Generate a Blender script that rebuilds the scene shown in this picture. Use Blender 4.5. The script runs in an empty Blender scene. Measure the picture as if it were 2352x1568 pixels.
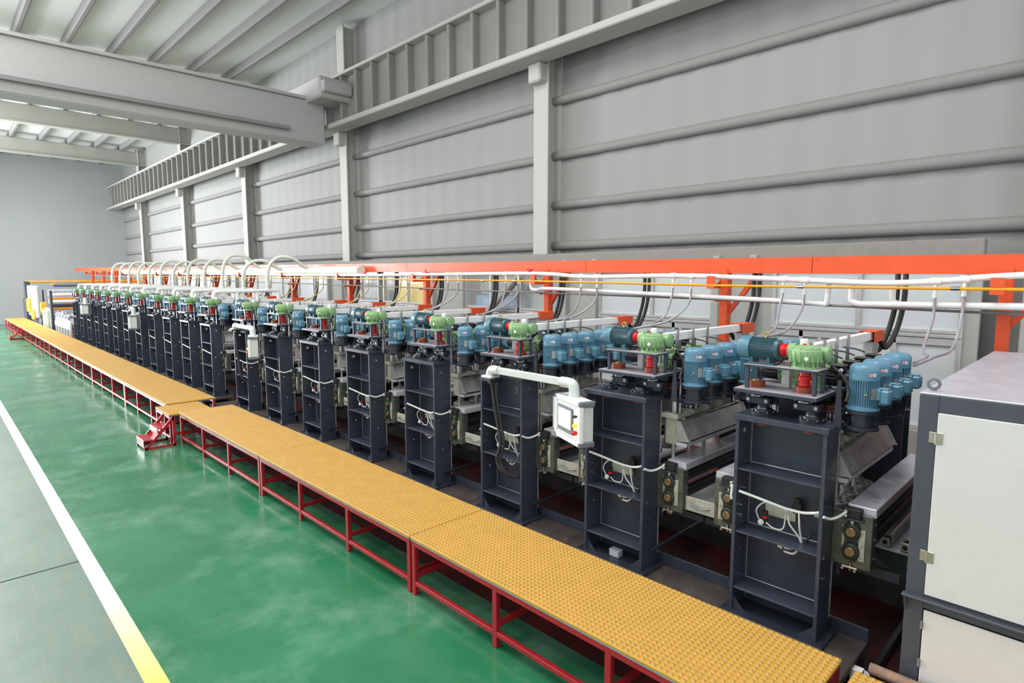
import bpy, math, random
from mathutils import Vector, Matrix
random.seed(7)
SC = bpy.context.scene
COL = SC.collection
S = 1.5                      # metres per drawing unit

# ------------------------------------------------------------------ camera
CAM_H, FPX = 2.6, 1372.0
PITCH = math.atan(149.0 / FPX)
YAW = math.radians(44.284)
cam_d = bpy.data.cameras.new('camera'); cam = bpy.data.objects.new('camera', cam_d); COL.objects.link(cam)
cam_d.sensor_width = 36.0; cam_d.lens = FPX / 2352.0 * 36.0; cam_d.clip_end = 400; cam_d.clip_start = .05
cam.location = (0, 0, CAM_H * S)
fw = Vector((math.sin(YAW) * math.cos(PITCH), math.cos(YAW) * math.cos(PITCH), -math.sin(PITCH)))
cam.rotation_euler = fw.to_track_quat('-Z', 'Y').to_euler()
SC.camera = cam

# ------------------------------------------------------------------ light and exposure
SC.view_settings.view_transform = 'Standard'; SC.view_settings.look = 'None'
SC.view_settings.gamma = 1.0; SC.view_settings.use_curve_mapping = False
SC.view_settings.exposure = 0.0
w = bpy.data.worlds.new('daylight'); SC.world = w; w.use_nodes = True
wb = w.node_tree.nodes['Background']; wb.inputs[0].default_value = (.93, .96, 1, 1); wb.inputs[1].default_value = 1.15

def area(name, loc, size, power, aim, col=(1, 1, 1)):
    d = bpy.data.lights.new(name, 'AREA'); d.shape = 'RECTANGLE'
    d.size, d.size_y = size[0] * S, size[1] * S; d.energy = power; d.color = col
    o = bpy.data.objects.new(name, d); COL.objects.link(o); o.location = Vector(loc) * S
    o.rotation_euler = (Vector(aim) - Vector(loc)).to_track_quat('-Z', 'Y').to_euler()
    return o
for k, (ly, pw) in enumerate([(1.5, 800), (7.5, 700), (13.5, 700), (21, 1300), (29, 1700), (37, 2000)]):
    lx = 2.2 if ly < 10 else -1.2
    area('roof_fill_light', (lx, ly, 8.9), (2.6, 4.6), pw, (3.4, ly, 0), (1, .99, .97))  # unseen area lamps added below the closed roof for overhead brightness
for ly in (5, 11, 19, 27, 35):             # unseen point lights added left of the aisle to brighten the ceiling
    pd = bpy.data.lights.new('ceiling_fill_light', 'POINT'); pd.energy = 680; pd.shadow_soft_size = .5; pd.color = (1, .99, .97)
    po = bpy.data.objects.new('ceiling_fill_light', pd); COL.objects.link(po); po.location = Vector((-1.6, ly, 7.0)) * S
area('far_end_fill_light', (-6, 36, 3.5), (7, 6), 11000, (4.2, 24, 1.0), (.93, .97, 1))  # unseen area light added to brighten the far end from the left

# ------------------------------------------------------------------ materials
def lin(h):
    h = h.lstrip('#'); c = [int(h[i:i + 2], 16) / 255 for i in (0, 2, 4)]
    return tuple(x / 12.92 if x <= .04045 else ((x + .055) / 1.055) ** 2.4 for x in c) + (1,)

def M(name, hexc, rough=.5, metal=0.0, var=.10, scale=9.0, bump=0.0, bscale=60.0, emit=None, spec=.5, hex2=None, dirt=None, dscale=3.0, dlo=.55, dhi=.75):
    m = bpy.data.materials.new(name); m.use_nodes = True
    N = m.node_tree.nodes; L = m.node_tree.links; b = N['Principled BSDF']
    tc = N.new('ShaderNodeTexCoord'); nz = N.new('ShaderNodeTexNoise')
    nz.inputs['Scale'].default_value = scale; nz.inputs['Detail'].default_value = 4
    L.new(tc.outputs['Object'], nz.inputs['Vector'])
    cr = N.new('ShaderNodeValToRGB'); c = lin(hexc)
    c2 = lin(hex2) if hex2 else c
    cr.color_ramp.elements[0].position = .3; cr.color_ramp.elements[1].position = .7
    cr.color_ramp.elements[0].color = tuple(x * (1 - var) for x in c[:3]) + (1,)
    cr.color_ramp.elements[1].color = tuple(min(1, x * (1 + var)) for x in c2[:3]) + (1,)
    L.new(nz.outputs['Fac'], cr.inputs['Fac'])
    out = cr.outputs['Color']
    if dirt:
        n2 = N.new('ShaderNodeTexNoise'); n2.inputs['Scale'].default_value = dscale; n2.inputs['Detail'].default_value = 7; n2.inputs['Roughness'].default_value = .65
        L.new(tc.outputs['Object'], n2.inputs['Vector'])
        r2 = N.new('ShaderNodeMapRange'); r2.inputs[1].default_value = dlo; r2.inputs[2].default_value = dhi
        L.new(n2.outputs['Fac'], r2.inputs[0])
        mx = N.new('ShaderNodeMixRGB'); mx.inputs[2].default_value = lin(dirt)
        L.new(r2.outputs[0], mx.inputs[0]); L.new(out, mx.inputs[1]); out = mx.outputs[0]
    L.new(out, b.inputs['Base Color'])
    b.inputs['Roughness'].default_value = rough; b.inputs['Metallic'].default_value = metal
    b.inputs['Specular IOR Level'].default_value = spec
    rr = N.new('ShaderNodeMapRange'); rr.inputs[3].default_value = max(.03, rough - .1); rr.inputs[4].default_value = min(1, rough + .1)
    L.new(nz.outputs['Fac'], rr.inputs[0]); L.new(rr.outputs[0], b.inputs['Roughness'])
    if bump:
        n3 = N.new('ShaderNodeTexNoise'); n3.inputs['Scale'].default_value = bscale
        L.new(tc.outputs['Object'], n3.inputs['Vector'])
        bp = N.new('ShaderNodeBump'); bp.inputs['Strength'].default_value = bump; bp.inputs['Distance'].default_value = .01
        L.new(n3.outputs['Fac'], bp.inputs['Height']); L.new(bp.outputs[0], b.inputs['Normal'])
    if emit:
        b.inputs['Emission Color'].default_value = lin(emit[0]); b.inputs['Emission Strength'].default_value = emit[1]
    return m

NAVY = M('navy_steel_paint', '#3a404d', .32, var=.12, scale=5, dirt='#5a5550', dscale=4, dlo=.62, dhi=.85)
NAVYD = M('dark_navy_paint', '#2c303b', .38, var=.12)
CHAR = M('charcoal_cabinet_paint', '#444951', .45, var=.05, bump=.05, bscale=300)
PLATE = M('worn_deck_plate', '#aaa6ad', .4, var=.12, scale=7, dirt='#8a8690', dscale=9)
BLUE = M('blue_motor_paint', '#5b8aa2', .32, var=.05)
TEAL = M('teal_motor_paint', '#375a66', .34, var=.08)
GREEN = M('green_gearbox_paint', '#86ad78', .33, var=.07)
RED = M('red_coupling_paint', '#d0121c', .3, var=.06)
RUST = M('red_oxide_paint', '#8d3a28', .42, var=.14)
BROWN = M('brown_pulley_paint', '#4a2420', .45, var=.12)
ORANGE = M('orange_paint', '#de5322', .42, var=.05, scale=3)
WHITE = M('white_plastic', '#eef0ee', .38, var=.03)
IVORY = M('ivory_enamel', '#cdd3ce', .35, var=.03)
CREAM = M('cream_hose', '#dfe2d6', .35, var=.04)
CASTC = M('cream_cast_block', '#b4b5a6', .5, var=.1, dirt='#8f8a78', dscale=12)
STEEL = M('bright_steel', '#b5b3b6', .28, 1.0, var=.12, scale=14)
BRUSH = M('brushed_steel', '#d0cfd8', .34, .3, var=.12, scale=6, dirt='#77706a', dscale=5)
DIRTY = M('worn_grey_steel', '#b3b1b1', .38, .5, var=.2, scale=8, dirt='#cfc9bd', dscale=7, dlo=.6, dhi=.85)
CLEARC = M('aged_plate_steel', '#5d645b', .32, .45, var=.2, scale=7, dirt='#7d8474', dscale=9)
BLACK = M('black_rubber', '#1d1c1f', .5, var=.1)
BLACKM = M('black_motor_paint', '#1c1d20', .36, var=.1)
CABLE = M('black_cable_sheath', '#2a282b', .5, var=.1)
BEARING = M('green_black_cast_iron', '#25332c', .42, var=.12)
BRASS = M('bronze_shaft_end', '#8d7a5e', .38, .75, var=.15, scale=20)
GOLD = M('brass_fitting', '#c9b56a', .35, .6)
YEL = M('yellow_grating', '#b98f44', .55, var=.06, scale=4, dirt='#b08a3c', dscale=2.2, dlo=.5, dhi=.75)
YELE = M('yellow_grating_edge', '#d8a128', .5)
GREYG = M('grey_grating_underside', '#8b958c', .55)
REDF = M('red_frame_paint', '#a32029', .33, var=.08)
FLOORG = None
HOSE = M('grey_clear_hose', '#a09ca2', .22, var=.1, scale=20)
HOSEY = M('yellowed_clear_hose', '#c3b58a', .3, var=.08)
YPIPE = M('amber_pipe', '#eea11a', .3, var=.05)
PVC = M('white_pvc', '#e9e9e6', .3, var=.04, dirt='#c9c4b6', dscale=6, dlo=.62, dhi=.9)
GREYR = M('galvanised_conduit', '#938d8a', .4, .4)
ALU = M('aluminium_frame', '#c3c3c3', .4, .35, var=.05)
FROST = M('frosted_pane', '#ccd4d6', .28, var=.015, scale=.5)
DOORC = M('light_grey_door', '#cfcfcb', .5, var=.02)
BRUSHTOP = M('galvanised_cabinet_top', '#b9b9c2', .4, .25, var=.07, scale=6)
HINGE = M('zinc_hinge', '#b2ad9c', .36, .8, var=.1)
SCREEN = M('lit_screen', '#e8eef2', .2, emit=('#eef4f6', .3))
LAMPO = M('amber_lamp', '#ff9b1c', .3, emit=('#ffab1e', 1.6))
GREYP = M('dark_grey_plastic', '#70757c', .45)
WOOD = M('weathered_wood', '#8b6f5f', .8, var=.25, scale=12, bump=.4, bscale=30)
CLEARP = M('clear_plastic', '#dfe4ea', .15, var=.03)
CLEARP.node_tree.nodes['Principled BSDF'].inputs['Alpha'].default_value = .55
BASE = M('oily_base_steel', '#4c4644', .55, .25, var=.25, scale=4, dirt='#6c5e55', dscale=5)
PITM = M('dark_red_pit_floor', '#6a2420', .6, var=.25, scale=1.5, dirt='#2a1a19', dscale=1.3, dlo=.42, dhi=.62)
STICKR = M('red_ring_sticker', '#d8343c', .5)
STICKW = M('white_sticker', '#ececf0', .5)
STICKB = M('blue_sticker_dot', '#3d53a8', .5)
PLATEN = M('stamped_name_plate', '#a5a6a6', .45, .6, var=.35, scale=90)
SIGNB = M('blue_sign_board', '#7fa9cf', .5)
YELM = M('yellow_machine_paint', '#f2d22c', .45)
BLUEM = M('pale_blue_panel', '#7aa2c6', .4, var=.15, scale=2)
GLASS = M('clear_glass', '#eef3f3', .03, var=0)
GLASS.node_tree.nodes['Principled BSDF'].inputs['Alpha'].default_value = .16
WALLM = M('grey_wall_cladding', '#979795', .75, var=.02, scale=.4)
WALLD = M('grey_girt_paint', '#8a8987', .75, var=.03)
GIRD = M('runway_girder_paint', '#878583', .75, var=.06, scale=.8)
COLM = M('pale_building_column', '#b4b4ae', .7, var=.02)
CEILM = M('grey_roof_sheet', '#dededd', .8, var=.02, scale=.3)
PURL = M('dark_purlin_paint', '#858484', .8, var=.03)
CRANEM = M('crane_girder_paint', '#aeaead', .7, var=.03)
ENDW = M('pale_end_wall', '#aaaeb0', .8, var=.03, scale=.3)
ORL = M('amber_machine_guard', '#f09a2a', .4)
SILV = M('silver_machine_paint', '#c9cdd4', .35, .3, var=.15, scale=5)

def floor_mat(name, base, base2, rough_lo, rough_hi, streak=0.0, scratch=None, painted_sheen=None):
    m = bpy.data.materials.new(name); m.use_nodes = True
    N = m.node_tree.nodes; L = m.node_tree.links; b = N['Principled BSDF']
    tc = N.new('ShaderNodeTexCoord')
    n1 = N.new('ShaderNodeTexNoise'); n1.inputs['Scale'].default_value = .55; n1.inputs['Detail'].default_value = 6; n1.inputs['Roughness'].default_value = .6
    L.new(tc.outputs['Object'], n1.inputs['Vector'])
    cr = N.new('ShaderNodeValToRGB'); cr.color_ramp.elements[0].position = .35; cr.color_ramp.elements[1].position = .68
    cr.color_ramp.elements[0].color = lin(base); cr.color_ramp.elements[1].color = lin(base2)
    L.new(n1.outputs['Fac'], cr.inputs[0]); out = cr.outputs[0]
    n2 = N.new('ShaderNodeTexNoise'); n2.inputs['Scale'].default_value = 1.1; n2.inputs['Detail'].default_value = 8; n2.inputs['Roughness'].default_value = .7
    mp = N.new('ShaderNodeMapping'); mp.inputs['Scale'].default_value = (1, .6, 1)
    L.new(tc.outputs['Object'], mp.inputs['Vector']); L.new(mp.outputs[0], n2.inputs['Vector'])
    rr = N.new('ShaderNodeMapRange'); rr.inputs[1].default_value = .38; rr.inputs[2].default_value = .62
    rr.inputs[3].default_value = rough_lo; rr.inputs[4].default_value = rough_hi
    L.new(n2.outputs['Fac'], rr.inputs[0]); L.new(rr.outputs[0], b.inputs['Roughness'])
    if scratch:
        n4 = N.new('ShaderNodeTexNoise'); n4.inputs['Scale'].default_value = 5; n4.inputs['Detail'].default_value = 8
        m4 = N.new('ShaderNodeMapping'); m4.inputs['Scale'].default_value = (7, .22, 1)
        L.new(tc.outputs['Object'], m4.inputs['Vector']); L.new(m4.outputs[0], n4.inputs['Vector'])
        r4 = N.new('ShaderNodeMapRange'); r4.inputs[1].default_value = .5; r4.inputs[2].default_value = .8; r4.inputs[4].default_value = .7
        L.new(n4.outputs['Fac'], r4.inputs[0])
        mx = N.new('ShaderNodeMixRGB'); mx.inputs[2].default_value = lin(scratch)
        L.new(r4.outputs[0], mx.inputs[0]); L.new(out, mx.inputs[1]); out = mx.outputs[0]
    if painted_sheen:  # pale patches: floor sheen mixed into the base colour
        n5 = N.new('ShaderNodeTexNoise'); n5.inputs['Scale'].default_value = .8; n5.inputs['Detail'].default_value = 9; n5.inputs['Roughness'].default_value = .62
        L.new(tc.outputs['Object'], n5.inputs['Vector'])
        r5 = N.new('ShaderNodeMapRange'); r5.inputs[1].default_value = .5; r5.inputs[2].default_value = .72; r5.inputs[4].default_value = .42
        L.new(n5.outputs['Fac'], r5.inputs[0])
        mx = N.new('ShaderNodeMixRGB'); mx.inputs[2].default_value = lin(painted_sheen)
        L.new(r5.outputs[0], mx.inputs[0]); L.new(out, mx.inputs[1]); out = mx.outputs[0]
    L.new(out, b.inputs['Base Color']); b.inputs['Specular IOR Level'].default_value = .8
    n3 = N.new('ShaderNodeTexNoise'); n3.inputs['Scale'].default_value = 2.2; n3.inputs['Detail'].default_value = 5
    L.new(tc.outputs['Object'], n3.inputs['Vector'])
    bp = N.new('ShaderNodeBump'); bp.inputs['Strength'].default_value = .12; bp.inputs['Distance'].default_value = .03
    L.new(n3.outputs['Fac'], bp.inputs['Height']); L.new(bp.outputs[0], b.inputs['Normal'])
    return m
FLOORG = floor_mat('green_epoxy_floor', '#266f49', '#38805c', .1, .36, painted_sheen='#93b8a3')
FLOORC = floor_mat('grey_green_concrete', '#5d7669', '#6c8476', .4, .6, scratch='#85806c')
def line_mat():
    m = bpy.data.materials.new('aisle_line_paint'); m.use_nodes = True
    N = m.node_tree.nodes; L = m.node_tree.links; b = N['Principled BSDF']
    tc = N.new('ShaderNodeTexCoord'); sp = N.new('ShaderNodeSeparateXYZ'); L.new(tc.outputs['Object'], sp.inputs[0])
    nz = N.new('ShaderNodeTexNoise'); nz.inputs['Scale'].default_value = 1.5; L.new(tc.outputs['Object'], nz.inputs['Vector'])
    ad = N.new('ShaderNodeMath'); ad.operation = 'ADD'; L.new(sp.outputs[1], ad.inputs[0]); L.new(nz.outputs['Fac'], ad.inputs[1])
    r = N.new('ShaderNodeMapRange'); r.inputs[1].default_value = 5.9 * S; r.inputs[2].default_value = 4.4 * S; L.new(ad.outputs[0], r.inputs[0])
    mx = N.new('ShaderNodeMixRGB'); mx.inputs[1].default_value = lin('#e9e0d2'); mx.inputs[2].default_value = lin('#f7d56a')  # washed-out brightness of the far stretch blended into the paint colour
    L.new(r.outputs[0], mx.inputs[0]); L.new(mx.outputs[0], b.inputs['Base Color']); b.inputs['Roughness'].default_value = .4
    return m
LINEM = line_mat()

# ------------------------------------------------------------------ mesh builder
def frame(axis):
    a = Vector(axis).normalized()
    t = Vector((0, 0, 1)) if abs(a.z) < .9 else Vector((1, 0, 0))
    u = t.cross(a).normalized(); return u, a.cross(u), a

class MB:
    def __init__(s): s.v = []; s.f = []; s.mi = []; s.cur = 0
    def add(s, vs, fs):
        o = len(s.v); s.v += [tuple(p) for p in vs]; s.f += [tuple(i + o for i in f) for f in fs]; s.mi += [s.cur] * len(fs); return s
    def box(s, a, b, c=0.0):
        (x0, y0, z0), (x1, y1, z1) = [min(p, q) for p, q in zip(a, b)], [max(p, q) for p, q in zip(a, b)]
        return s.obox(((x0 + x1) / 2, (y0 + y1) / 2, (z0 + z1) / 2), (x1 - x0, y1 - y0, z1 - z0), None, c)
    def obox(s, ctr, dim, R=None, c=0.0):
        hx, hy, hz = [d / 2 for d in dim]; ctr = Vector(ctr)
        T = (lambda p: ctr + (R @ Vector(p))) if R else (lambda p: ctr + Vector(p))
        if c <= 0 or c >= min(hx, hy, hz):
            vs = [T((sx * hx, sy * hy, sz * hz)) for sz in (-1, 1) for sy in (-1, 1) for sx in (-1, 1)]
            return s.add(vs, [(0, 2, 3, 1), (4, 5, 7, 6), (0, 1, 5, 4), (2, 6, 7, 3), (0, 4, 6, 2), (1, 3, 7, 5)])
        vs = []; ix = {}
        for sx in (-1, 1):
            for sy in (-1, 1):
                for sz in (-1, 1):
                    for ax in range(3):
                        p = [sx * (hx - c), sy * (hy - c), sz * (hz - c)]
                        p[ax] += (sx, sy, sz)[ax] * c; ix[(sx, sy, sz, ax)] = len(vs); vs.append(T(p))
        fs = []
        for ax in range(3):
            o1, o2 = [k for k in range(3) if k != ax]
            for sg in (-1, 1):
                q = []
                for a_, b_ in ((-1, -1), (1, -1), (1, 1), (-1, 1)):
                    k = [0, 0, 0]; k[ax] = sg; k[o1] = a_; k[o2] = b_; q.append(ix[(*k, ax)])
                fs.append(q)
            for a_ in (-1, 1):
                for b_ in (-1, 1):
                    k0 = [0, 0, 0]; k0[ax] = -1; k0[o1] = a_; k0[o2] = b_; k1 = list(k0); k1[ax] = 1
                    fs.append([ix[(*k0, o1)], ix[(*k1, o1)], ix[(*k1, o2)], ix[(*k0, o2)]])
        for sx in (-1, 1):
            for sy in (-1, 1):
                for sz in (-1, 1): fs.append([ix[(sx, sy, sz, k)] for k in range(3)])
        return s.add(vs, fs)
    def lathe(s, base, axis, prof, n=24, a0=0.0, a1=2 * math.pi, closed_caps=True):
        u, v, a = frame(axis); base = Vector(base); full = abs(a1 - a0 - 2 * math.pi) < 1e-6
        m = n if full else n + 1; vs = []
        for r, h in prof:
            for i in range(m):
                t = a0 + (a1 - a0) * i / n
                vs.append(base + a * h + (u * math.cos(t) + v * math.sin(t)) * max(r, 1e-5))
        fs = []
        for k in range(len(prof) - 1):
            for i in range(n):
                j = (i + 1) % m
                fs.append((k * m + i, k * m + j, (k + 1) * m + j, (k + 1) * m + i))
        if full and closed_caps:
            if prof[0][0] > 1e-4: fs.append(tuple(range(m))[::-1])
            if prof[-1][0] > 1e-4: fs.append(tuple((len(prof) - 1) * m + i for i in range(m)))
        return s.add(vs, fs)
    def cyl(s, p0, p1, r, r1=None, n=20, ch=0.0):
        d = Vector(p1) - Vector(p0); L = d.length; r1 = r if r1 is None else r1
        pr = [(r, 0), (r1, L)] if not ch else [(r - ch, 0), (r, ch), (r1, L - ch), (r1 - ch, L)]
        return s.lathe(p0, d, pr, n)
    def ring(s, c, axis, r_in, r_out, h, n=24):
        return s.lathe(c, axis, [(r_in, 0), (r_out, 0), (r_out, h), (r_in, h), (r_in, 0)], n, closed_caps=False)
    def torus(s, c, axis, R, r, n=20, m=8):
        return s.lathe(c, axis, [(R + r * math.cos(2 * math.pi * k / m), r * math.sin(2 * math.pi * k / m)) for k in range(m + 1)], n, closed_caps=False)
    def tube(s, pts, r, n=8, sm=5):
        P = [Vector(p) for p in pts]
        if sm > 1 and len(P) > 2:
            Q = []
            for i in range(len(P) - 1):
                p0 = P[i - 1] if i else P[0] * 2 - P[1]; p1, p2 = P[i], P[i + 1]
                p3 = P[i + 2] if i + 2 < len(P) else p2 * 2 - p1
                for k in range(sm):
                    t = k / sm
                    Q.append(.5 * (2 * p1 + (p2 - p0) * t + (2 * p0 - 5 * p1 + 4 * p2 - p3) * t * t + (3 * p1 - p0 - 3 * p2 + p3) * t ** 3))
            P = Q + [P[-1]]
        vs = []; u = None
        for i, p in enumerate(P):
            d = (P[min(i + 1, len(P) - 1)] - P[max(i - 1, 0)]).normalized()
            if u is None: u = frame(d)[0]
            u = (u - d * u.dot(d)).normalized(); v = d.cross(u)
            vs += [p + (u * math.cos(2 * math.pi * k / n) + v * math.sin(2 * math.pi * k / n)) * r for k in range(n)]
        fs = []
        for i in range(len(P) - 1):
            for k in range(n):
                j = (k + 1) % n; fs.append((i * n + k, i * n + j, (i + 1) * n + j, (i + 1) * n + k))
        fs.append(tuple(range(n))[::-1]); fs.append(tuple((len(P) - 1) * n + k for k in range(n)))
        return s.add(vs, fs)
    def prism(s, poly, o, ux, uy, th):
        o, ux, uy = Vector(o), Vector(ux), Vector(uy); w = ux.cross(uy).normalized() * th; n = len(poly)
        a = [o + ux * x + uy * y for x, y in poly]
        return s.add(a + [p + w for p in a], [tuple(range(n))[::-1], tuple(range(n, 2 * n))] + [(i, (i + 1) % n, n + (i + 1) % n, n + i) for i in range(n)])
    def holed(s, x0, y0, x1, y1, holes, o, ux, uy, th):
        """rectangular plate with round holes: each hole sits in a square cell of its own, the rest is strips along y"""
        o, ux, uy = Vector(o), Vector(ux), Vector(uy); w = ux.cross(uy).normalized() * th
        def face(poly): s.prism(poly, o, ux, uy, th)
        y = y0
        for cx, cy, r in sorted(holes, key=lambda h: h[1]):
            c = r * 1.5
            if cy - c > y: face([(x0, y), (x1, y), (x1, cy - c), (x0, cy - c)])
            face([(x0, cy - c), (cx - c, cy - c), (cx - c, cy + c), (x0, cy + c)]); face([(cx + c, cy - c), (x1, cy - c), (x1, cy + c), (cx + c, cy + c)])
            n = 16; outer = []
            for i in range(n):
                t = 2 * math.pi * i / n + math.pi / 4; k = c / max(abs(math.cos(t)), abs(math.sin(t)))
                outer.append((cx + k * math.cos(t), cy + k * math.sin(t)))
            inner = [(cx + r * math.cos(2 * math.pi * i / n + math.pi / 4), cy + r * math.sin(2 * math.pi * i / n + math.pi / 4)) for i in range(n)]
            V = [o + ux * x + uy * yy for x, yy in outer + inner]; V += [p + w for p in V]; F = []
            for i in range(n):
                j = (i + 1) % n
                F += [(i, j, n + j, n + i), (2 * n + i, 3 * n + i, 3 * n + j, 2 * n + j), (n + i, n + j, 3 * n + j, 3 * n + i)]
            s.add(V, F); y = cy + c
        if y < y1: face([(x0, y), (x1, y), (x1, y1), (x0, y1)])
        return s
    def bolts(s, pts, axis, r=.008, h=.008):
        for p in pts: s.cyl(p, Vector(p) + Vector(axis).normalized() * h, r, n=6)
        return s
    def mesh(s, name, mats, ang=35):
        me = bpy.data.meshes.new(name)
        me.from_pydata([(x * S, y * S, z * S) for x, y, z in s.v], [], s.f)
        for m in (mats if isinstance(mats, (list, tuple)) else [mats]): me.materials.append(m)
        me.polygons.foreach_set('material_index', s.mi); me.update()
        import bmesh
        bm = bmesh.new(); bm.from_mesh(me); bmesh.ops.recalc_face_normals(bm, faces=bm.faces); bm.to_mesh(me); bm.free()
        me.shade_smooth(); me.set_sharp_from_angle(angle=math.radians(ang))
        return me
    def build(s, name, mats, parent=None, loc=None, label=None, ang=35):
        o = bpy.data.objects.new(name, s.mesh(name, mats, ang)); COL.objects.link(o)
        if loc is not None: o.location = Vector(loc) * S
        if parent is not None: o.parent = parent
        if label: o['label'] = label
        return o

def thing(name, label, cat, loc=(0, 0, 0), group=None, rz=0):
    o = bpy.data.objects.new(name, None); COL.objects.link(o); o.location = Vector(loc) * S; o.rotation_euler = (0, 0, rz)
    o.empty_display_size = .1
    return tag(o, label, cat, group)
def tag(o, label, cat, group=None):
    o['label'] = label; o['category'] = cat
    if group: o['group'] = group
    return o
def struct(name, mb, mat, ang=35):
    o = mb.build(name, mat, ang=ang); o['kind'] = 'structure'; return o
KIDS = {}
def dup(root, loc=None, label=None, skip=()):
    r = root.copy(); COL.objects.link(r)
    if loc is not None: r.location = Vector(loc) * S
    if label: r['label'] = label
    def rec(src, dst):
        for ch in kids(src):
            if ch.name.split('.')[0] in skip: continue
            c = ch.copy(); COL.objects.link(c); c.parent = dst; rec(ch, c)
    rec(root, r); return r
def kids(o):
    if o.name not in KIDS: KIDS[o.name] = [c for c in COL.objects if c.parent == o]
    return KIDS[o.name]
def place(src, parent, loc):
    """a copy of a part (with its sub-parts) under another or the same parent"""
    c = src.copy(); COL.objects.link(c); c.parent = parent; c.location = Vector(loc) * S
    for ch in kids(src):
        d = ch.copy(); COL.objects.link(d); d.parent = c
    return c
ORD = 'first second third fourth fifth sixth seventh eighth ninth tenth eleventh twelfth thirteenth fourteenth fifteenth sixteenth seventeenth eighteenth nineteenth twentieth'.split()
X, Y, Z = Vector((1, 0, 0)), Vector((0, 1, 0)), Vector((0, 0, 1))

# ------------------------------------------------------------------ the building
WX, PX, YEND = 9.0, 8.4, 43.0
struct('floor', MB().box((.93, -3, -.08), (3.05, YEND, 0)).box((-8, 41, -.08), (.81, YEND, 0)), FLOORG)
struct('floor_concrete_aisle', MB().box((-8, -3, -.08), (.81, 6.52, 0)).box((-8, 6.545, -.08), (.81, 41, 0)).box((-8, 6.52, -.08), (.81, 6.545, -.012)), FLOORC)
struct('floor_pit', MB().box((3.05, -3, -.08), (WX + .3, YEND, 0)), PITM)
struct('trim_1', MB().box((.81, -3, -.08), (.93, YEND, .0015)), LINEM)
# main wall above the glazed partition: cladding sheets with soft ribs
def ribbed(x, y0, y1, z0, z1, pitch, depth):
    mb = MB(); n = int((y1 - y0) / pitch); pr = []
    for i in range(n):
        a = y0 + i * pitch
        pr += [(a, 0), (a + pitch * .35, 0), (a + pitch * .5, depth), (a + pitch * .85, depth)]
    pr.append((y1, 0)); vs = []; fs = []
    for yy, d in pr: vs += [(x - d, yy, z0), (x - d, yy, z1), (x + .1, yy, z0), (x + .1, yy, z1)]
    for i in range(len(pr) - 1):
        k = i * 4; fs += [(k, k + 4, k + 5, k + 1), (k + 2, k + 3, k + 7, k + 6), (k + 1, k + 5, k + 7, k + 3), (k, k + 2, k + 6, k + 4)]
    return mb.add(vs, fs)
struct('wall_right', ribbed(WX, -3, YEND, 0, 9.6, .62, .012), WALLM)
for k, zc in enumerate((3.2, 3.98, 4.92, 5.95)):
    mb = MB(); mb.lathe((WX - .05, -3, zc), Y, [(.085, 0), (.085, YEND + 3)], 24); struct('trim_%d' % (k + 2), mb, WALLD, 60)
struct('wall_end', MB().box((-8, YEND, 0), (WX + .3, YEND + .2, 10)), ENDW)
def bay_col(yc):
    return MB().box((WX - .42, yc - .19, 0), (WX - .38, yc + .19, 9.4), .01).box((WX - .38, yc - .02, 0), (WX, yc + .02, 9.4)).box((WX - .05, yc - .19, 0), (WX - .0, yc + .19, 9.4)).box((WX - .62, yc - .16, 6.2), (WX - .38, yc + .16, 6.55), .03)
for k, yc in enumerate((.6, 8.02, 15.55, 22.9, 30.3, 37.7)):
    struct('trim_%d' % (k + 6), bay_col(yc), COLM)
# runway girder: pale bottom flange, dark ribbed web, top flange
struct('trim_12', MB().box((WX - .95, -3, 6.55), (WX - .45, YEND, 6.68), .02).box((WX - .95, -3, 7.78), (WX - .45, YEND, 7.86), .02).box((WX - .75, -3, 7.86), (WX - .67, YEND, 7.95), .01), COLM)
g = MB().box((WX - .74, -3, 6.68), (WX - .66, YEND, 7.78))
for i in range(60): g.box((WX - .92, -2.6 + i * .75, 6.68), (WX - .66, -2.6 + i * .75 + .09, 7.78), .02)
struct('trim_13', g, GIRD)
# roof: sheets, purlins along the hall, rafters across
struct('ceiling', MB().box((-8, -3, 9.5), (WX + .3, YEND + .2, 9.62)), CEILM)
for k in range(9):
    struct('trim_%d' % (14 + k), MB().box((WX - 1.2 - k * 1.12, -3, 9.22), (WX - 1.2 - k * 1.12 + .14, YEND, 9.5), .03), PURL)
for k, yr in enumerate((22.9, 30.3, 37.7)):
    struct('trim_%d' % (23 + k), MB().box((-8, yr - .1, 8.55), (WX, yr + .1, 9.22), .03).box((-8, yr - .18, 8.5), (WX, yr + .18, 8.56)), COLM)
# overhead crane
t = thing('bridge_crane', 'wide pale grey overhead crane girder spanning under the roof', 'crane', (7.9, 15.6, 6.2))
MB().box((-15, -.3, -.1), (.05, .3, 1.0), .04).box((-15, -.38, .98), (.1, .38, 1.05)).build('crane_girder', CRANEM, t)
MB().box((-.5, -1.1, .9), (.42, 1.1, 1.42), .05).box((-.45, -1.25, 1.02), (.35, -1.08, 1.3), .03).build('end_carriage', CRANEM, t)
MB().box((-15, -.46, .12), (-1.0, -.34, .2)).build('cable_rail', PURL, t)

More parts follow.
